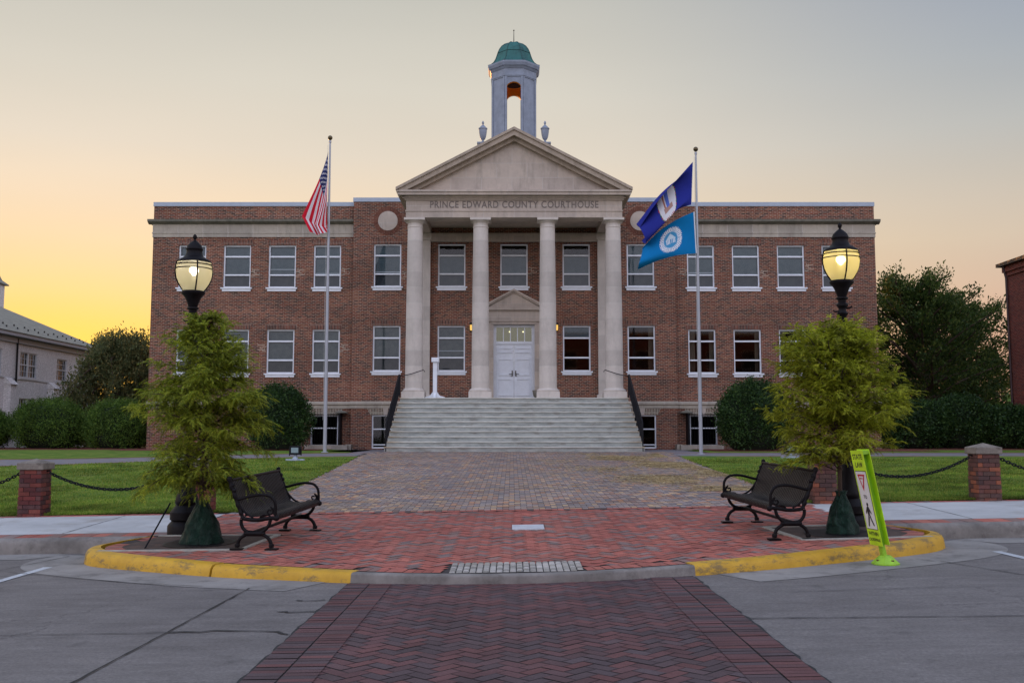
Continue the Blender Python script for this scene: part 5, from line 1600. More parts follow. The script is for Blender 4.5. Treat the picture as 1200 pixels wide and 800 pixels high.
# ================================================================ BRICK POSTS AND CHAINS
M['post_cap'] = noisy('post cap stone', (.15, .125, .10), (.26, .22, .18), scale=5, rough=.9, c3=(.09, .075, .06), scale2=6)
def brick_post(x, y, label, tone=0):
    z = H(x, y) - .03
    root = tag(empty('brick_post', (x, y, z)), label, 'post', 'brick posts along the sidewalk')
    mb = MB()
    tones = [(.15, .035, .03), (.10, .028, .026), (.19, .05, .038), (.12, .05, .045), (.08, .035, .035)] if tone == 0 else [(.17, .065, .045), (.12, .055, .045), (.09, .05, .045), (.30, .10, .055), (.11, .062, .05), (.14, .06, .05)]
    n = 11; hh = .80 / n
    core = MB(); core.box(-.175, .175, -.175, .175, 0, .80)
    for k in range(n):
        w2 = .195 - .010 * (k / n)
        z0, z1 = k * hh + .004, (k + 1) * hh - .004
        offs = .105 if k % 2 else 0
        for side in range(4):
            t = -w2
            cuts = [-w2] + [q for q in (-.105 + offs, .105 + offs * .6) if -w2 + .04 < q < w2 - .04] + [w2]
            for a, b in zip(cuts[:-1], cuts[1:]):
                jit = random.uniform(-.003, .003); c_ = pick(tones, rr)
                d = w2 + jit
                pts = [(a + .004, -d), (b - .004, -d)]
                M_ = Matrix.Rotation(side * PI / 2, 3, 'Z')
                vs = [M_ @ Vector((pts[0][0], pts[0][1], z0)), M_ @ Vector((pts[1][0], pts[1][1], z0)), M_ @ Vector((pts[1][0], pts[1][1], z1)), M_ @ Vector((pts[0][0], pts[0][1], z1)),
                      M_ @ Vector((pts[0][0], pts[0][1] + .03, z0)), M_ @ Vector((pts[1][0], pts[1][1] + .03, z0)), M_ @ Vector((pts[1][0], pts[1][1] + .03, z1)), M_ @ Vector((pts[0][0], pts[0][1] + .03, z1))]
                mb.add(vs, [(0, 1, 2, 3), (1, 5, 6, 2), (0, 3, 7, 4), (3, 2, 6, 7), (0, 4, 5, 1)], c_)
    mb.build('brickwork', M['pavers'], root)
    core.build('mortar_core', M['mortar'], root)
    c2 = MB(); a = .222
    c2.add([(-a, -a, .80), (a, -a, .80), (a, a, .80), (-a, a, .80), (-a, -a, .91), (a, -a, .91), (a, a, .91), (-a, a, .91), (0, 0, .985)],
           [(3, 2, 1, 0), (0, 1, 5, 4), (1, 2, 6, 5), (2, 3, 7, 6), (3, 0, 4, 7), (4, 5, 8), (5, 6, 8), (6, 7, 8), (7, 4, 8)])
    c2.build('cap', M['post_cap'], root, bevel=.012)
    r2 = MB()
    for s in (-1, 1): r2.tube([(s * .18, 0, .77), (s * .24, 0, .78), (s * .25, 0, .74)], .014, 8)
    r2.build('ring_bolt', M['iron'], root)
    return z
PX = [-10.75, -8.07, -5.25, 5.25, 8.0, 10.65]; PLY = 17.05
lab = ['brick post with stone cap at the far left end of the chain fence', 'dark red brick post with stone cap on the left lawn edge', 'brick post with stone cap hidden behind the left tree and lamp',
       'brick post with stone cap just behind the right tree and lamp', 'mottled red brick post with stone cap on the right lawn edge', 'brick post with stone cap at the far right end of the chain fence']
pz = [brick_post(x, PLY, l_, 0 if x < 0 else 1) for x, l_ in zip(PX, lab)]
def chain(xa, za, xb, zb2, label, sag=.30):
    mb = MB(); L_ = math.hypot(xb - xa, zb2 - za) * 1.06; n = int(L_ / .050)
    P = [Vector((xa + (xb - xa) * t, PLY, za + (zb2 - za) * t - sag * 4 * t * (1 - t))) for t in [i / n for i in range(n + 1)]]
    for i in range(n):
        c_ = (P[i] + P[i + 1]) / 2; d = (P[i + 1] - P[i]).normalized()
        e = d.cross(Vector((0, 1, 0))).normalized() if i % 2 else Vector((0, 1, 0))
        e = (e * .9 + (d.cross(e)) * .35).normalized()
        ring = [c_ + d * (.037 * math.cos(a)) + e * (.023 * math.sin(a)) for a in [2 * PI * k / 8 for k in range(8)]]
        mb.tube(ring, .0105, 5, closed=True)
    tag(mb.build('chain', M['iron'], smooth=True), label, 'chain', 'chains hung between the brick posts')
pairs = [(0, 1, 'black iron chain running from the left brick post out of frame'), (1, 2, 'sagging black iron chain between left brick post and left tree'),
         (3, 4, 'sagging black iron chain between right tree and right brick post'), (4, 5, 'black iron chain running from the right brick post out of frame')]
for i, j, l_ in pairs: chain(PX[i] + .25, pz[i] + .74, PX[j] - .25, pz[j] + .74, l_)

# ================================================================ CROSSING SIGN
M['lime'] = plain('fluorescent lime plastic', (.52, .78, .02), .45, scale=5)
M['lime2'] = plain('lime plastic base', (.30, .55, .03), .5, scale=6)
M['sign_white'] = plain('white sign sheeting', (.72, .72, .70), .5)
M['sign_black'] = plain('black sign ink', (.015, .015, .015), .6)
M['sign_red'] = plain('red sign ink', (.50, .015, .03), .5)
def crossing_sign():
    bx, by = 4.16, 11.30; bz = S(bx) + .005
    root = tag(empty('crosswalk_sign', (bx, by, bz)), 'leaning lime green pedestrian crossing sign standing in the street by the yellow curb', 'sign')
    mb = MB(); mb.lathe([(.15, 0), (.15, .015), (.07, .09), (.055, .10)], n=8, phase=PI / 8); mb.build('base', M['lime2'], root)
    mb = MB()
    for k in (0, 2, 4, 6): a = k * PI / 4 + .4; mb.box(.105 * math.cos(a) - .014, .105 * math.cos(a) + .014, .105 * math.sin(a) - .014, .105 * math.sin(a) + .014, .03, .056)
    mb.build('bolt', plain('rusty bolt', (.12, .05, .02), .7), root)
    # leaning body; face normal points left and a little towards the camera
    yaw = R(-84)          # face along-direction: from far-left to near-right
    lean = R(10.5)
    body = Matrix.Rotation(-lean, 4, 'Y') @ Matrix.Rotation(yaw, 4, 'Z')
    def tf(mb_, nm, m_, par=root, **k):
        o = mb_.build(nm, m_, par, **k); o.matrix_local = body; return o
    p = MB(); p.box(-.045, .045, -.022, .022, .06, .32); tf(p, 'stem', M['lime2'], bevel=.01)
    w2, z0, z1 = .153, .22, 1.29
    def panel(y0, y1, face):
        q = MB(); q.box(-w2, w2, y0, y1, z0, z1); return q
    p = panel(-.060, -.054, -1); front_p = tf(p, 'sign_panel', M['lime'], bevel=.002)
    p = panel(.020, .026, 1); tf(p, 'sign_panel', M['lime'], bevel=.002)
    p = MB(); p.box(-.05, .05, -.054, .020, .26, 1.27); p.box(-w2 + .01, w2 - .01, -.054, .020, z1 - .05, z1 - .012); tf(p, 'core', M['lime2'])
    # printed face (children of the panel)
    q = MB(); q.box(-w2 + .022, w2 - .022, -.0615, -.0602, .40, 1.06); b_o = q.build('border', M['sign_black'], front_p)
    q = MB(); q.box(-w2 + .030, w2 - .030, -.0630, -.0616, .408, 1.052); q.build('white_field', M['sign_white'], front_p)
    q = MB(); q.prism_y([(-.085, 1.02), (0, .83), (.085, 1.02)], -.0645, -.0632); q.build('yield_triangle', M['sign_red'], front_p)
    q = MB(); q.prism_y([(-.05, 1.0), (0, .885), (.05, 1.0)], -.0658, -.0646); q.build('triangle_field', M['sign_white'], front_p)
    # walking pedestrian
    q = MB(); y0, y1 = -.0645, -.0632
    n = 14; q.prism_y([(.004 + .021 * math.cos(2 * PI * k / n), .682 + .021 * math.sin(2 * PI * k / n)) for k in range(n)], y0, y1)
    q.prism_y([(-.022, .655), (-.028, .560), (.018, .555), (.026, .650), (.0, .662)], y0, y1)
    q.prism_y([(-.028, .565), (-.072, .435), (-.048, .432), (-.002, .540)], y0 - .0002, y1)
    q.prism_y([(-.004, .560), (.022, .500), (.060, .440), (.080, .450), (.044, .510), (.020, .565)], y0 - .0004, y1)
    q.prism_y([(-.022, .655), (-.066, .595), (-.060, .572), (-.046, .580), (-.014, .628)], y0 - .0006, y1)
    q.prism_y([(.020, .650), (.064, .590), (.056, .574), (.012, .620)], y0 - .0008, y1)
    q.build('pedestrian_symbol', M['sign_black'], front_p)
    for s, size, z, m_ in (('STATE', .082, 1.215, 'sign_black'), ('LAW', .082, 1.125, 'sign_black'), ('YIELD', .026, .975, 'sign_red'), ('TO', .055, .765, 'sign_black'), ('WITHIN', .062, .352, 'sign_black'), ('CROSSWALK', .046, .285, 'sign_black')):
        o = text_mesh(s, size, .0006, M[m_], 'lettering', front_p)
        o.rotation_euler = (PI / 2, 0, 0); o.location = (0, -.0665 if s == 'YIELD' else (-.0645 if s == 'TO' else -.0612), z)
crossing_sign()

# ================================================================ FLOOD LIGHTS
M['lens'] = plain('floodlight lens', (.22, .30, .33), .3)
def flood(x, y, label):
    z = H(x, y) + .02
    root = tag(empty('floodlight', (x, y, z)), label, 'floodlight', None)
    mb = MB(); mb.box(-.28, .28, -.1, .1, 0, .05); mb.box(-.12, .12, -.22, .22, .003, .053); mb.lathe([(.1, .05), (.05, .14), (.05, .2)], n=12); mb.build('base', M['coping'], root)
    mb = MB(); mb.box(-.17, .17, -.1, .12, .18, .45); mb.box(-.19, -.17, -.05, .05, .15, .38); mb.box(.17, .19, -.05, .05, .15, .38); h = mb.build('housing', M['iron'], root, bevel=.02)
    mb = MB(); mb.box(-.11, .11, -.112, -.1, .24, .40); mb.build('lens', M['lens'], h)
flood(-6.75, 31.3, 'black floodlight on a small grey stand on the left lawn')
flood(9.05, 36.9 - 4.2, 'small floodlight on the right lawn in front of the round shrub')

# ================================================================ FOLIAGE
def leaves(name, C, n_per, spread, size, m, parent, r_, flat=.0, lengths=2.0, dirs=None):
    """small leaf quads (diamonds) scattered round cluster centres C (k,3)"""
    k = len(C); n = k * n_per
    base = np.repeat(C, n_per, axis=0) + r_.normal(0, 1, (n, 3)) * spread
    d = r_.normal(0, 1, (n, 3));
    if dirs is not None: d = d * .6 + np.repeat(dirs, n_per, axis=0)
    d[:, 2] -= flat
    d /= np.linalg.norm(d, axis=1)[:, None]
    e = np.cross(d, r_.normal(0, 1, (n, 3))); e /= (np.linalg.norm(e, axis=1)[:, None] + 1e-9)
    s = size * r_.uniform(.6, 1.4, (n, 1))
    V = np.empty((n, 4, 3))
    V[:, 0] = base - d * s * .5; V[:, 1] = base + e * s / lengths * .5; V[:, 2] = base + d * s * .5; V[:, 3] = base - e * s / lengths * .5
    return np_mesh(name, V.reshape(-1, 3), np.arange(4 * n).reshape(-1, 4), m, parent, 4)

M['cypress'] = leaf_mat('feathery needles', (.14, .185, .014), (.27, .31, .022), (.52, .51, .045), .5, .6, 4.5, .45, 1.6)
M['cypress2'] = leaf_mat('drooping needles', (.10, .16, .017), (.20, .25, .024), (.48, .48, .045), .48, .6, 4.5, .45, 1.6)
M['bark'] = noisy('bark', (.05, .032, .022), (.10, .065, .045), scale=10, rough=.95, bs=.8, bd=.02, stretch=(1, 1, .25))
M['dkleaf'] = leaf_mat('dark shrub leaf', (.013, .036, .010), (.026, .064, .015), (.07, .125, .028), .25, .5)
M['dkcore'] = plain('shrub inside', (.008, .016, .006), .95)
M['hedge'] = leaf_mat('hedge leaf', (.045, .095, .016), (.082, .155, .025), (.16, .25, .04), .35, .6)
M['treeleaf'] = leaf_mat('tree leaf', (.026, .052, .013), (.050, .09, .018), (.12, .155, .033), .4, .6)
M['weepleaf'] = leaf_mat('weeping leaf', (.085, .11, .045), (.14, .165, .065), (.24, .20, .07), .45, .6)

def fronds(name, O, D, Ln, m, parent, r_, pairs=11, leaf=.027, droop=.35, wid=.0045):
    """pinnate needle sprays: O origins, D directions, Ln lengths"""
    n = len(O)
    D = D / np.linalg.norm(D, axis=1)[:, None]
    up = r_.normal(0, .5, (n, 3)); up[:, 2] += 1
    Sd = np.cross(D, up); Sd /= np.linalg.norm(Sd, axis=1)[:, None] + 1e-9
    tris = []
    ts = np.linspace(.08, 1, pairs)
    drop = np.array([0, 0, -1.0])
    for i, t in enumerate(ts):
        B = O + D * (Ln * t)[:, None] + drop * (droop * Ln * t * t)[:, None]
        tang = D + drop * (2 * droop * t)
        tang /= np.linalg.norm(tang, axis=1)[:, None]
        ll = leaf * (1 - .55 * abs(t - .45)) * r_.uniform(.7, 1.3, n)
        for s in (-1, 1):
            tip = B + (Sd * s * .8 + tang * .62 + drop * .18) * ll[:, None]
            tri = np.stack([B - tang * wid, B + tang * wid, tip], axis=1)
            tris.append(tri)
    V = np.concatenate(tris, axis=0)
    # rachis ribbons
    tip = O + D * Ln[:, None] + drop * (droop * Ln)[:, None]
    mid = O + D * (Ln * .5)[:, None] + drop * (droop * Ln * .25)[:, None]
    ra = np.stack([O - Sd * .0025, O + Sd * .0025, mid], axis=1); rb = np.stack([mid - Sd * .0025, mid + Sd * .0025, tip + D * leaf * .6], axis=1)
    V = np.concatenate([V, ra, rb], axis=0)
    return np_mesh(name, V.reshape(-1, 3), np.arange(len(V) * 3).reshape(-1, 3), m, parent, 3)

def cypress(x, y, zg, hgt, prof, label, seed, m, z_lo, nbr, up0, droop, bag_r, bag_h, trunk_r=.035):
    r_ = np.random.default_rng(seed); pr = random.Random(seed)
    root = tag(empty('young_cypress_tree', (x, y, zg)), label, 'tree')
    tk = MB(); pts = [(0.02 * math.sin(k * .9 + seed), .02 * math.cos(k * 1.3), hgt * k / 10) for k in range(11)]
    tk.tube(pts, [trunk_r * (1 - .9 * k / 10) + .003 for k in range(11)], 8)
    tr_ = tk.build('trunk', M['bark'], root, smooth=True)
    br = MB(); O, D, Ls = [], [], []
    for b in range(nbr):
        t = pr.random() ** .9
        z = z_lo + (hgt - .1 - z_lo) * t
        rad = np.interp(z / hgt, [p[0] for p in prof], [p[1] for p in prof]) * pr.uniform(.58, 1.16)
        az = b * 2.399 + pr.uniform(-.3, .3)
        up = up0 + .55 * t + pr.uniform(-.15, .2)
        c_, s_ = math.cos(az), math.sin(az); n = 7
        bp = []
        for k in range(n + 1):
            q = k / n; rr_ = rad * q
            bp.append(Vector((c_ * rr_ + .02 * math.sin(q * 9 + b), s_ * rr_ + .02 * math.cos(q * 7 + b), z + rad * (up * q - droop * q * q * (1.1 - .6 * t)))))
        br.tube(bp, [.009 * (1 - .8 * k / n) + .0015 for k in range(n + 1)], 5)
        nt_ = max(5, int(rad / .040))
        for j in range(nt_):
            q = .12 + .88 * (j + pr.random()) / nt_
            i = min(int(q * n), n - 1); f = q * n - i
            o = bp[i].lerp(bp[i + 1], f); tg = (bp[i + 1] - bp[i]).normalized()
            side = tg.cross(Vector((0, 0, 1))).normalized() * (1 if j % 2 else -1)
            dd = (tg * pr.uniform(.4, 1.0) + side * pr.uniform(.3, 1.0) + Vector((0, 0, pr.uniform(-.25, .4)))).normalized()
            tl = pr.uniform(.10, .26) * (1.1 - .5 * q)
            # twig with a few fronds
            for w2 in range(6):
                qq = (w2 + pr.random() * .7) / 3.5
                oo = o + dd * tl * qq + Vector((0, 0, -.12 * tl * qq * qq))
                d2 = (dd * .8 + Vector((pr.gauss(0, .45), pr.gauss(0, .45), pr.gauss(-.05, .35)))).normalized()
                O.append(oo); D.append(d2); Ls.append(pr.uniform(.06, .145))
        for _ in range(3): O.append(bp[-1] + Vector((0, 0, 0))); D.append((bp[-1] - bp[-2]).normalized() + Vector((pr.gauss(0, .4), pr.gauss(0, .4), pr.gauss(.05, .3)))); Ls.append(pr.uniform(.08, .17))
    for _ in range(60):
        z = hgt - pr.random() * .35; O.append(Vector((0, 0, z))); a = pr.uniform(0, 2 * PI); D.append(Vector((math.cos(a) * .7, math.sin(a) * .7, pr.uniform(.3, 1)))); Ls.append(pr.uniform(.06, .15))
    br.build('branches', M['bark'], tr_)
    fronds('crown', np.array([list(v) for v in O]), np.array([list(v) for v in D]), np.array(Ls), m, root, r_, droop=.25 + .3 * droop)
    # watering bag round the trunk: a thing of its own
    bg_ = MB(); bag_prof = [(bag_r * .98, 0), (bag_r, .02), (bag_r * .88, bag_h * .22), (bag_r * .70, bag_h * .5), (bag_r * .46, bag_h * .75), (bag_r * .29, bag_h * .90), (bag_r * .36, bag_h), (bag_r * .22, bag_h * .97)]
    bp2 = []
    for i in range(len(bag_prof) - 1):
        for s in range(4): t = s / 4; bp2.append((bag_prof[i][0] * (1 - t) + bag_prof[i + 1][0] * t, bag_prof[i][1] * (1 - t) + bag_prof[i + 1][1] * t))
    bg_.lathe(bp2, x, y, zg, 60, cap=False, fn=lambda a, z: 1 + .10 * math.sin(2 * a + seed) + .07 * abs(math.sin(3.5 * a + z * 5 + seed)) + .06 * math.sin(5 * a - z * 8 + seed) * (.3 + z * 2) + .035 * math.sin(11 * a - z * 14) + .03 * math.sin(4 * a + z * 27) + .02 * math.sin(9 * a + z * 40))
    bo = bg_.build('watering_bag', M['bag'], None, smooth=True, ang=180)
    return root, bo
def bagm():
    m, t, b = mat('green bag plastic')
    n = noise(t, 7, 6, .75, None, 1.5); r = ramp(t.nodes, [(.35, (.005, .026, .017, 1)), (.58, (.010, .05, .030, 1)), (.70, (.045, .11, .08, 1))], 'LINEAR'); t.links.new(n.outputs[0], r.inputs[0])
    t.links.new(r.outputs[0], b.inputs['Base Color']); setin(b, Roughness=.38); bump(t, b, n.outputs[0], 1.0, .12)
    return m
M['bag'] = bagm()
_, bo = cypress(-4.03, 13.15, H(-4.06, 13.15), 2.98, [(0.0, .30), (.20, .58), (.36, .80), (.55, .78), (.72, .56), (.86, .26), (1, .06)],
                'young feathery conifer with drooping sprays in the left tree pit', 21, M['cypress2'], .66, 175, .50, .52, .25, .56)
tag(bo, 'wide dark green watering bag wrapped round the foot of the left tree', 'watering bag')
_, bo = cypress(4.26, 13.05, H(4.24, 13.05), 2.70, [(0.0, .34), (.25, .68), (.42, .84), (.60, .78), (.78, .52), (.9, .22), (1, .06)],
                'young light green cypress with upright feathery branches in the right tree pit', 34, M['cypress'], .76, 180, .62, .32, .185, .55)
tag(bo, 'narrow dark green watering bag wrapped round the foot of the right tree', 'watering bag')
# stake leaning by the left tree
mb = MB(); mb.tube([(-4.62, 12.75, H(-4.62, 12.75)), (-4.47, 13.2, .62)], .011, 8); tag(mb.build('stake', M['iron']), 'thin black stake leaning beside the left tree and its green bag', 'stake')
# tree grates
for (x, y), nm in (((-4.06, 13.15), 'left'), ((4.24, 13.05), 'right')):
    mb = MB()
    for k in range(40):
        a0 = 2 * PI * k / 40; a1 = a0 + .09
        vs = [(x + r0 * math.cos(a_), y + r0 * math.sin(a_)) for r0, a_ in ((.2, a0), (.42, a0 + .01), (.42, a1), (.2, a1))]
        mb.add([(px, py, H(px, py) + .014) for px, py in vs], [(0, 1, 2, 3)])
    for r0, r1 in ((.42, .46), (.17, .2)):
        for k in range(40):
            a0, a1 = 2 * PI * k / 40, 2 * PI * (k + 1) / 40
            vs = [(x + q * math.cos(a_), y + q * math.sin(a_)) for q, a_ in ((r0, a0), (r1, a0), (r1, a1), (r0, a1))]
            mb.add([(px, py, H(px, py) + .0145) for px, py in vs], [(0, 1, 2, 3)])
    tag(mb.build('tree_grate', M['iron']), 'round dark iron grate on the soil under the %s tree' % nm, 'tree grate')

def shrub(x, y, rx, ry, hgt, label, seed, m='dkleaf', n=2600, size=.085, cat='shrub', group=None, box=.0, name='shrub', zg=None):
    r_ = np.random.default_rng(seed)
    z0 = H(x, y) if zg is None else zg
    root = tag(empty(name, (x, y, z0)), label, cat, group)
    th = r_.uniform(0, 2 * PI, n); cz = r_.uniform(-.75, 1, n)
    ct = np.sqrt(1 - cz ** 2)
    if box: ct = ct ** (1 - box)
    lump = 1 + .07 * np.sin(3 * th + seed) * ct + .06 * np.sin(5 * th + 4 * cz + seed) + .05 * np.sin(9 * th - 7 * cz)
    rad = lump * (1 - .14 * r_.random(n) ** 2)
    C = np.c_[np.cos(th) * ct * rx * rad, np.sin(th) * ct * ry * rad, np.maximum(hgt * .48 + cz * hgt * .52 * rad, .05)]
    leaves('foliage', C, 9, .075 * hgt ** .5, size, M[m], root, r_, lengths=1.8)
    # stray shoots along the top
    k = cz > .3; T = C[k][:: max(1, int(k.sum() / 120))]
    sh = np.repeat(T, 6, axis=0); sh[:, 2] += np.tile(np.linspace(.02, .20, 6), len(T)) * np.repeat(r_.random(len(T)), 6)
    leaves('shoots', sh, 2, .012, size, M[m], root, r_, flat=-.8)
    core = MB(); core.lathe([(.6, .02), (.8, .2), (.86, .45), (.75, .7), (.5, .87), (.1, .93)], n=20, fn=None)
    o = core.build('dark_core', M['dkcore'], root, smooth=True, ang=180); o.scale = (rx, ry, hgt)  # solid dark core filling the inside of the foliage
    return root
shrub(-9.75, 41.7, 1.25, 1.0, 2.65, 'tall dark green shrub against the brick wall behind the left tree', 1)
shrub(9.80, 40.6, 1.45, 1.2, 2.75, 'large round dark shrub against the brick wall right of the right flagpole', 2, n=3200)
shrub(-21.75, 47.2, 1.62, 1.4, 2.25, 'clipped green hedge bush between two others left of the courthouse', 3, 'hedge', 3400, .075, group=None, box=.12)
shrub(-18.35, 47.0, 1.5, 1.4, 2.2, 'clipped green hedge bush nearest the courthouse corner on the left', 4, 'hedge', 3200, .075, box=.12)
shrub(-25.0, 46.8, 1.45, 1.4, 1.9, 'clipped green hedge bush at the left edge beside the white house', 5, 'hedge', 2800, .075, box=.12)
shrub(-28.2, 46.8, 1.5, 1.4, 1.9, 'clipped green hedge bush beyond the left edge, before the white house', 15, 'hedge', 1800, box=.35)
hl = ['dark hedge clump touching the right corner of the courthouse', 'dark hedge clump below the big tree, second from the courthouse', 'dark hedge clump below the big tree, third from the courthouse', 'dark hedge clump in front of the red brick annex', 'dark hedge clump beyond the right edge before the annex']
for k in range(5):
    shrub(18.6 + k * 2.25, 46.5 + .3 * (k % 2), 1.45, 1.3, 2.15 + .28 * math.sin(k * 2.1), hl[k], 60 + k, 'dkleaf', 2600, .10, 'hedge', 'hedge right of the courthouse', .12, 'hedge')

def big_tree(x, y, hgt, rad, label, seed, m, nlimb=26, per=26, spread=.34, size=.20, z_lo=.22, weep=0, group=None, ell=.55, name='tree', clusters=16):
    pr = random.Random(seed); r_ = np.random.default_rng(seed)
    z0 = H(x, y); root = tag(empty(name, (x, y, z0)), label, 'tree', group)
    tk = MB(); lean = pr.uniform(-.1, .1)
    tp = [Vector((lean * hgt * (k / 8) ** 2, .1 * math.sin(k), hgt * .82 * k / 8)) for k in range(9)]
    tk.tube(tp, [rad * .07 * (1 - .85 * k / 8) + .02 for k in range(9)], 10)
    C = []; Dd = []
    for b in range(nlimb):
        t = (b + pr.random()) / nlimb; zz = z_lo + (.82 - z_lo) * t
        i = min(int(zz / .82 * 8), 7); o = tp[i].lerp(tp[i + 1], zz / .82 * 8 - i)
        az = b * 2.4 + pr.uniform(-.4, .4)
        ln = rad * (1.0 - (abs(t - .25) / .9) ** 1.6) * pr.uniform(.7, 1.15)
        rise = (.25 + .95 * t) * pr.uniform(.7, 1.2)
        if weep: rise = .55 + .5 * t
        pts = []; n = 8
        for k in range(n + 1):
            q = k / n
            dz = ln * (rise * q) if not weep else ln * (rise * q * 1.5 - 1.9 * q * q)
            pts.append(o + Vector((math.cos(az + .25 * math.sin(q * 3 + b)) * ln * q, math.sin(az) * ln * q, dz)))
        tk.tube(pts, [max(.012, rad * .022 * (1 - .85 * k / n)) for k in range(n + 1)], 6)
        for j in range(clusters):
            q = .25 + .75 * (j + pr.random()) / clusters; i = min(int(q * n), n - 1); c_ = pts[i].lerp(pts[i + 1], q * n - i)
            tg = (pts[i + 1] - pts[i]).normalized()
            w_ = spread * 1.9 * (1.05 - .7 * q)
            off = Vector((pr.gauss(0, w_), pr.gauss(0, w_), pr.gauss(.1, w_ * .7)))
            if weep:
                for s in range(5): C.append(c_ + off * .6 + Vector((0, 0, -.28 * s * pr.random()))); Dd.append(Vector((0, 0, -1.2)))
            else:
                C.append(c_ + off); Dd.append((tg + off.normalized() * .6 + Vector((0, 0, .3))) * .8)
    tk.build('trunk', M['bark'], root, smooth=True)
    leaves('crown', np.array([list(v) for v in C]), per, spread * (.6 if not weep else .45), size, M[m], root, r_, dirs=np.array([list(v) for v in Dd]), lengths=2.2)
    return root
big_tree(-21.3, 54, 6.9, 3.5, 'weeping tree with drooping branches between the white house and courthouse', 5, 'weepleaf', 34, 20, .42, .15, .15, 1, None, name='weeping_tree', clusters=16)
big_tree(-18.6, 56, 5.8, 2.6, 'smaller drooping tree close to the left corner of the courthouse', 6, 'weepleaf', 24, 20, .4, .15, .15, 1, name='weeping_tree')
big_tree(23.2, 56, 9.9, 4.8, 'big leafy tree rising beside the right corner of the courthouse', 8, 'treeleaf', 52, 36, .31, .18, .06, clusters=20)
big_tree(27.2, 60, 9.2, 4.1, 'leafy tree with ragged top standing right of the biggest tree', 12, 'treeleaf', 44, 36, .31, .18, .06, clusters=18)
big_tree(21.0, 62, 7.5, 4.2, 'dense lower tree directly behind the right corner of the courthouse', 13, 'treeleaf', 36, 50, .45, .2, .05)
big_tree(33.0, 74, 7.0, 4.5, 'distant green tree seen in the gap beside the red brick annex', 14, 'treeleaf', 26, 24, .45, .26, .05)
# far woods that close the horizon
def woods():
    r_ = np.random.default_rng(77); C = []
    for k in range(900):
        x = r_.uniform(-160, 160); y = r_.uniform(125, 150); h_ = 4.5 + 1.6 * math.sin(x * .13) + 1.2 * math.sin(x * .37)
        C.append((x, y, .9 + h_ * r_.random() ** .6))
    o = leaves('distant_woods', np.array(C), 50, 1.3, .9, M['hedge'], None, r_, lengths=1.6)
    tag(o, 'low distant woods closing the horizon behind the buildings', 'woods', kind='stuff')
woods()

# ================================================================ WHITE HOUSE (left)
hb = tag(empty('white_house', (-31, 50, .88)), 'white painted brick house with grey hipped metal roof at the left edge', 'house')
def hbuild(mb, name, m, **k):
    o = mb.build(name, m, parent=hb, **k); o.matrix_parent_inverse = Matrix.Translation(-Vector((-31, 50, .88))); return o
def hs(mb, name, m, par): return mb.build(name, m, parent=par)
M['house_wall'] = brick_mat('white painted brick', tones=[(.66, .63, .62), (.70, .67, .66), (.73, .70, .69), (.68, .64, .63)], mortar=(.58, .55, .54), weather=.2)
M['house_roof'] = noisy('grey metal roof', (.16, .155, .13), (.27, .26, .21), scale=2, rough=.6, c3=(.11, .10, .09), scale2=3, stretch=(4, .6, 1))
HX, HY0, HY1, HE = -25.9, 40.0, 61.8, 6.62
mb = MB()
hw = [(50.6, 48.8, 4.55, 5.9), (54.35, 52.45, 4.55, 5.9), (58.0, 56.7, 4.6, 5.85), (54.4, 52.5, 2.0, 3.45), (50.6, 48.8, 2.0, 3.45)]
def side_wall(mb, x, y0, y1, z0, z1, holes, depth):
    t_ = MB(); wall_holes(t_, y0, y1, z0, z1, 0, holes, depth)
    # rotate: local x -> world y, local y(depth) -> -world x ; face +x
    mb.add([(x - vy, vx, vz) for vx, vy, vz in t_.v], t_.f)
side_wall(mb, HX, HY0, HY1, .7, HE, [(b, a, c_, d) for a, b, c_, d in hw], .18)
mb.add([(HX, HY1, .7), (-38, HY1, .7), (-38, HY1, HE), (HX, HY1, HE)], [(0, 1, 2, 3)])
mb.add([(-38, HY0, .7), (HX, HY0, .7), (HX, HY0, HE), (-38, HY0, HE)], [(0, 1, 2, 3)])
mb.box(-38, -27.5, HY0 + .5, HY1 - .5, .7, .8)
hbuild(mb, 'wall', M['house_wall'])
M['house_white'] = plain('house white trim', (.52, .53, .56), .5)
for a, b, c_, d in hw:
    f = MB(); lo, hi = b, a; x0, x1 = HX - .12, HX - .05; mid = (lo + hi) / 2
    for (p, q, r0, r1) in ((lo, lo + .06, c_, d), (hi - .06, hi, c_, d), (lo + .06, hi - .06, c_, c_ + .06), (lo + .06, hi - .06, d - .06, d)): f.box(x0, x1, p, q, r0, r1)
    if hi - lo > 1.4: f.box(x0, x1 + .01, mid - .07, mid + .07, c_ + .06, d - .06)
    zc = (c_ + d) / 2; f.box(x0 + .01, x1 + .004, lo + .06, hi - .06, zc - .03, zc + .03)
    nm = 5 if hi - lo > 1.4 else 3
    for k in range(1, nm + 1):
        yy = lo + (hi - lo) * k / (nm + 1)
        if abs(yy - mid) > .1: f.box(x0 + .02, x1 - .02, yy - .012, yy + .012, c_ + .06, d - .06)
    for zz in (c_ + (d - c_) * .25, c_ + (d - c_) * .75): f.box(x0 + .022, x1 - .022, lo + .06, hi - .06, zz - .012, zz + .012)
    wo = hbuild(f, 'window', M['house_white'])
    g = MB(); g.box(HX - .155, HX - .15, lo, hi, c_, d); hs(g, 'pane', M['glass'], wo)
    g = MB(); g.box(HX - .26, HX - .25, lo, hi, c_, d); hs(g, 'curtain', plain('curtain', (.10, .09, .085), .9), wo)
    g = MB(); g.box(HX - .05, HX + .06, lo - .06, hi + .06, c_ - .09, c_); hs(g, 'sill', M['house_white'], wo)
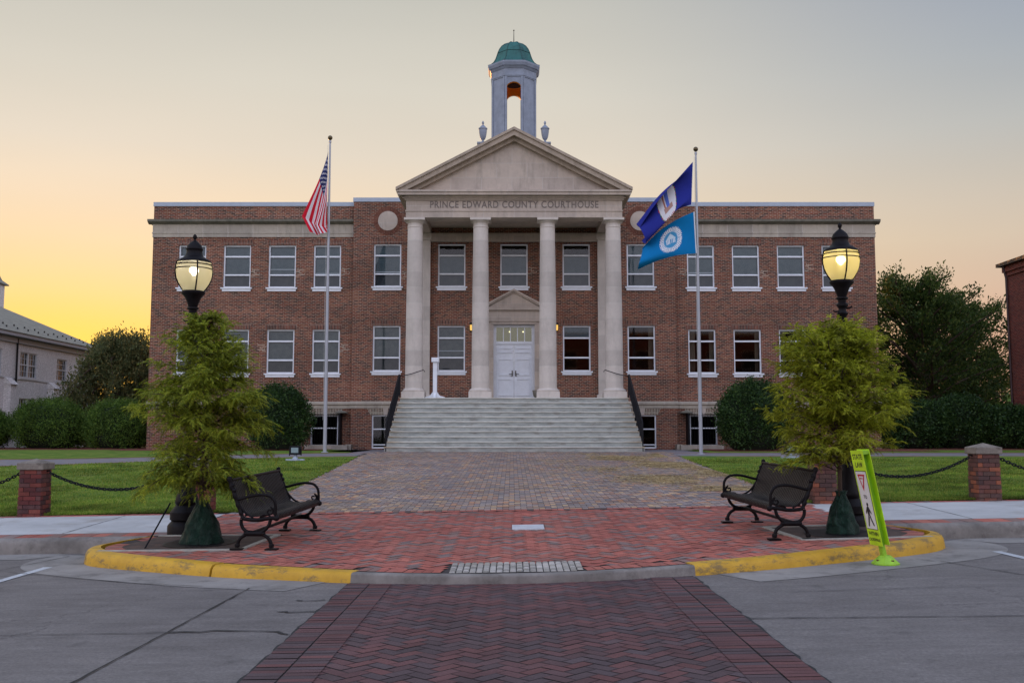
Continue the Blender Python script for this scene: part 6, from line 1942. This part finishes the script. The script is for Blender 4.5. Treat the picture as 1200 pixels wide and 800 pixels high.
# eave
mb = MB(); mb.box(-38.4, HX + .45, HY0 - .4, HY1 + .4, HE - .03, HE + .16); mb.box(HX - .02, HX + .12, HY0, HY1 + .1, HE - .32, HE - .032)
hbuild(mb, 'eave', plain('eave paint', (.34, .36, .42), .5))
mb = MB(); ex, ey0, ey1, wx = HX + .52, HY0 - .5, HY1 + .5, -38.5; rz = .49; hw_ = (ex - wx) / 2; zt = HE + .16 + hw_ * rz
mb.add([(ex, ey0, HE + .162), (ex, ey1, HE + .162), (wx, ey1, HE + .162), (wx, ey0, HE + .162), ((ex + wx) / 2, ey0 + hw_, zt), ((ex + wx) / 2, ey1 - hw_, zt)],
       [(0, 1, 5, 4), (1, 2, 5), (2, 3, 4, 5), (3, 0, 4)])
rf = hbuild(mb, 'roof', M['house_roof'])
mb = MB()
for row in (0.55, .95):
    y = HY0 + row
    while y < HY1 - row:
        z = HE + .162 + row * rz; mb.box(ex - row - .03, ex - row + .03, y, y + .05, z, z + .09); y += 1.15
hs(mb, 'snow_guards', M['iron'], rf)
mb = MB(); mb.box(-32.6, -31.65, 61.0, 61.7, 6.8, 10.85); c_o = hbuild(mb, 'chimney', M['house_wall'])
mb = MB(); mb.lathe([(.86, 10.8), (.88, 10.86), (.45, 11.12), (.3, 11.4)], -32.12, 61.35, 0, 4, phase=PI / 4); hs(mb, 'chimney_cap', M['house_roof'], c_o)
for yy in (50.9, 55.7):
    mb = MB(); mb.box(HX, HX + .35, yy, yy + .6, .7, 4.1); mb.add([(HX, yy - .05, 4.1), (HX + .45, yy - .05, 4.1), (HX + .45, yy + .65, 4.1), (HX, yy + .65, 4.1), (HX, yy - .05, 4.5), (HX, yy + .65, 4.5)],
        [(0, 1, 4), (1, 2, 5, 4), (2, 3, 5), (3, 2, 1, 0)])
    hbuild(mb, 'buttress', M['house_wall'])
mb = MB(); mb.tube([(HX + .1, 51.9, HE - .1), (HX + .1, 51.9, .9)], .05, 8); hbuild(mb, 'downspout', M['iron'])
mb = MB(); mb.box(HX - .02, HX + .04, HY0, HY1, 4.42, 4.5); hbuild(mb, 'string_course', M['house_white'])

# ================================================================ RED BRICK ANNEX (right)
rb_ = tag(empty('brick_annex', (30, 44, .88)), 'tall red brick building cut off at the right edge of the view', 'building')
def rbuild(mb, name, m, **k):
    o = mb.build(name, m, parent=rb_, **k); o.matrix_parent_inverse = Matrix.Translation(-Vector((30, 44, .88))); return o
RX = 25.05
mb = MB(); t_ = MB(); wall_holes(t_, 30, 50, .7, 9.9, 0, [(34, 35.1, 2.5, 4.6), (38, 39.1, 2.5, 4.6), (42, 43.1, 2.5, 4.6), (46, 47.1, 2.5, 4.6), (34, 35.1, 6.2, 8.2), (38, 39.1, 6.2, 8.2), (42, 43.1, 6.2, 8.2), (46, 47.1, 6.2, 8.2)], .2)
mb.add([(RX + vy, vx, vz) for vx, vy, vz in t_.v], [tuple(reversed(f)) for f in t_.f])
mb.add([(RX, 50, .7), (42, 50, .7), (42, 50, 9.9), (RX, 50, 9.9)][::-1], [(0, 1, 2, 3)])
mb.add([(RX, 30, .7), (42, 30, .7), (42, 30, 9.9), (RX, 30, 9.9)], [(0, 1, 2, 3)])
rbuild(mb, 'wall', M['brick_red'])
for y in (34, 38, 42, 46):
    for z0, z1 in ((2.5, 4.6), (6.2, 8.2)):
        f = MB(); f.box(RX + .08, RX + .14, y, y + .07, z0, z1); f.box(RX + .08, RX + .14, y + 1.03, y + 1.1, z0, z1); f.box(RX + .08, RX + .14, y + .07, y + 1.03, z0, z0 + .07); f.box(RX + .08, RX + .14, y + .07, y + 1.03, z1 - .07, z1); f.box(RX + .075, RX + .14, y + .07, y + 1.03, (z0 + z1) / 2, (z0 + z1) / 2 + .06)
        wo = rbuild(f, 'window', M['white_frame']); g = MB(); g.box(RX + .16, RX + .165, y, y + 1.1, z0, z1); hs(g, 'pane', M['glass'], wo)
        g = MB(); g.box(RX + .3, RX + .31, y, y + 1.1, z0, z1); hs(g, 'curtain', M['dark_room'], wo)
mb = MB(); mb.box(RX - .08, 42.1, 29.9, 50.1, 9.5, 9.7); mb.box(RX - .16, 42.2, 29.8, 50.18, 9.7, 10.0); rbuild(mb, 'brick_cornice', M['brick_red'])
mb = MB(); mb.box(RX - .36, 42.4, 29.6, 50.4, 10.0, 10.16)
rbuild(mb, 'eave', plain('dark eave', (.05, .035, .03), .6))
mb = MB(); mb.add([(RX - .38, 29.6, 10.162), (RX - .38, 50.4, 10.162), (42.4, 50.4, 10.162), (42.4, 29.6, 10.162), (33.5, 38, 13.2), (33.5, 42, 13.2)], [(0, 4, 5, 1), (1, 5, 2), (2, 5, 4, 3), (3, 4, 0)])
rbuild(mb, 'roof', M['house_roof'])
mb = MB(); mb.tube([(RX - .25, 49.9, 10.05), (RX - .1, 49.9, 9.4), (RX - .08, 49.9, .9)], .055, 8); rbuild(mb, 'downspout', plain('dark downspout', (.06, .03, .03), .5))

# ================================================================ BUILDING ACROSS THE STREET (added, unseen; gives the lower windows dark red reflections)
ob = tag(empty('added_building', (34, -26, -.2)), 'added red brick building behind the viewpoint, unseen, there for its window reflections', 'building')
def obuild(mb, name, m):
    o = mb.build(name, m, parent=ob); o.matrix_parent_inverse = Matrix.Translation(-Vector((34, -26, -.2))); return o
t_ = MB(); oh = [(-(6 + 4.2 * k + 1.6), -(6 + 4.2 * k), z0, z0 + 2.2) for k in range(13) for z0 in (1.2, 5.2, 9.2)]
wall_holes(t_, -62, -5, -.3, 13.2, 0, oh, .25)
mb = MB(); mb.add([(-x, -26 - y, z) for x, y, z in t_.v], t_.f)
mb.box(5, 62, -40, -26.3, 12.6, 12.8); mb.box(5, 5.2, -40, -26.02, -.3, 13.2); mb.box(61.8, 62, -40, -26.02, -.3, 13.2); mb.box(5.2, 61.8, -40, -39.8, -.3, 13.2)
obuild(mb, 'wall', M['brick_red'])
mb = MB(); mb.box(4.8, 62.2, -26.4, -25.8, 13.2, 13.5); obuild(mb, 'coping', M['stone'])
for a, b, z0, z1 in oh:
    f = MB(); xa, xb = -b, -a
    for p, q, r0, r1 in ((xa, xa + .07, z0, z1), (xb - .07, xb, z0, z1), (xa + .07, xb - .07, z0, z0 + .07), (xa + .07, xb - .07, z1 - .07, z1), (xa + .07, xb - .07, (z0 + z1) / 2, (z0 + z1) / 2 + .06)): f.box(p, q, -26.15, -26.08, r0, r1)
    wo = obuild(f, 'window', M['white_frame'])
    g = MB(); g.box(xa, xb, -26.24, -26.2, z0, z1); hs(g, 'pane', M['dark_room'], wo)
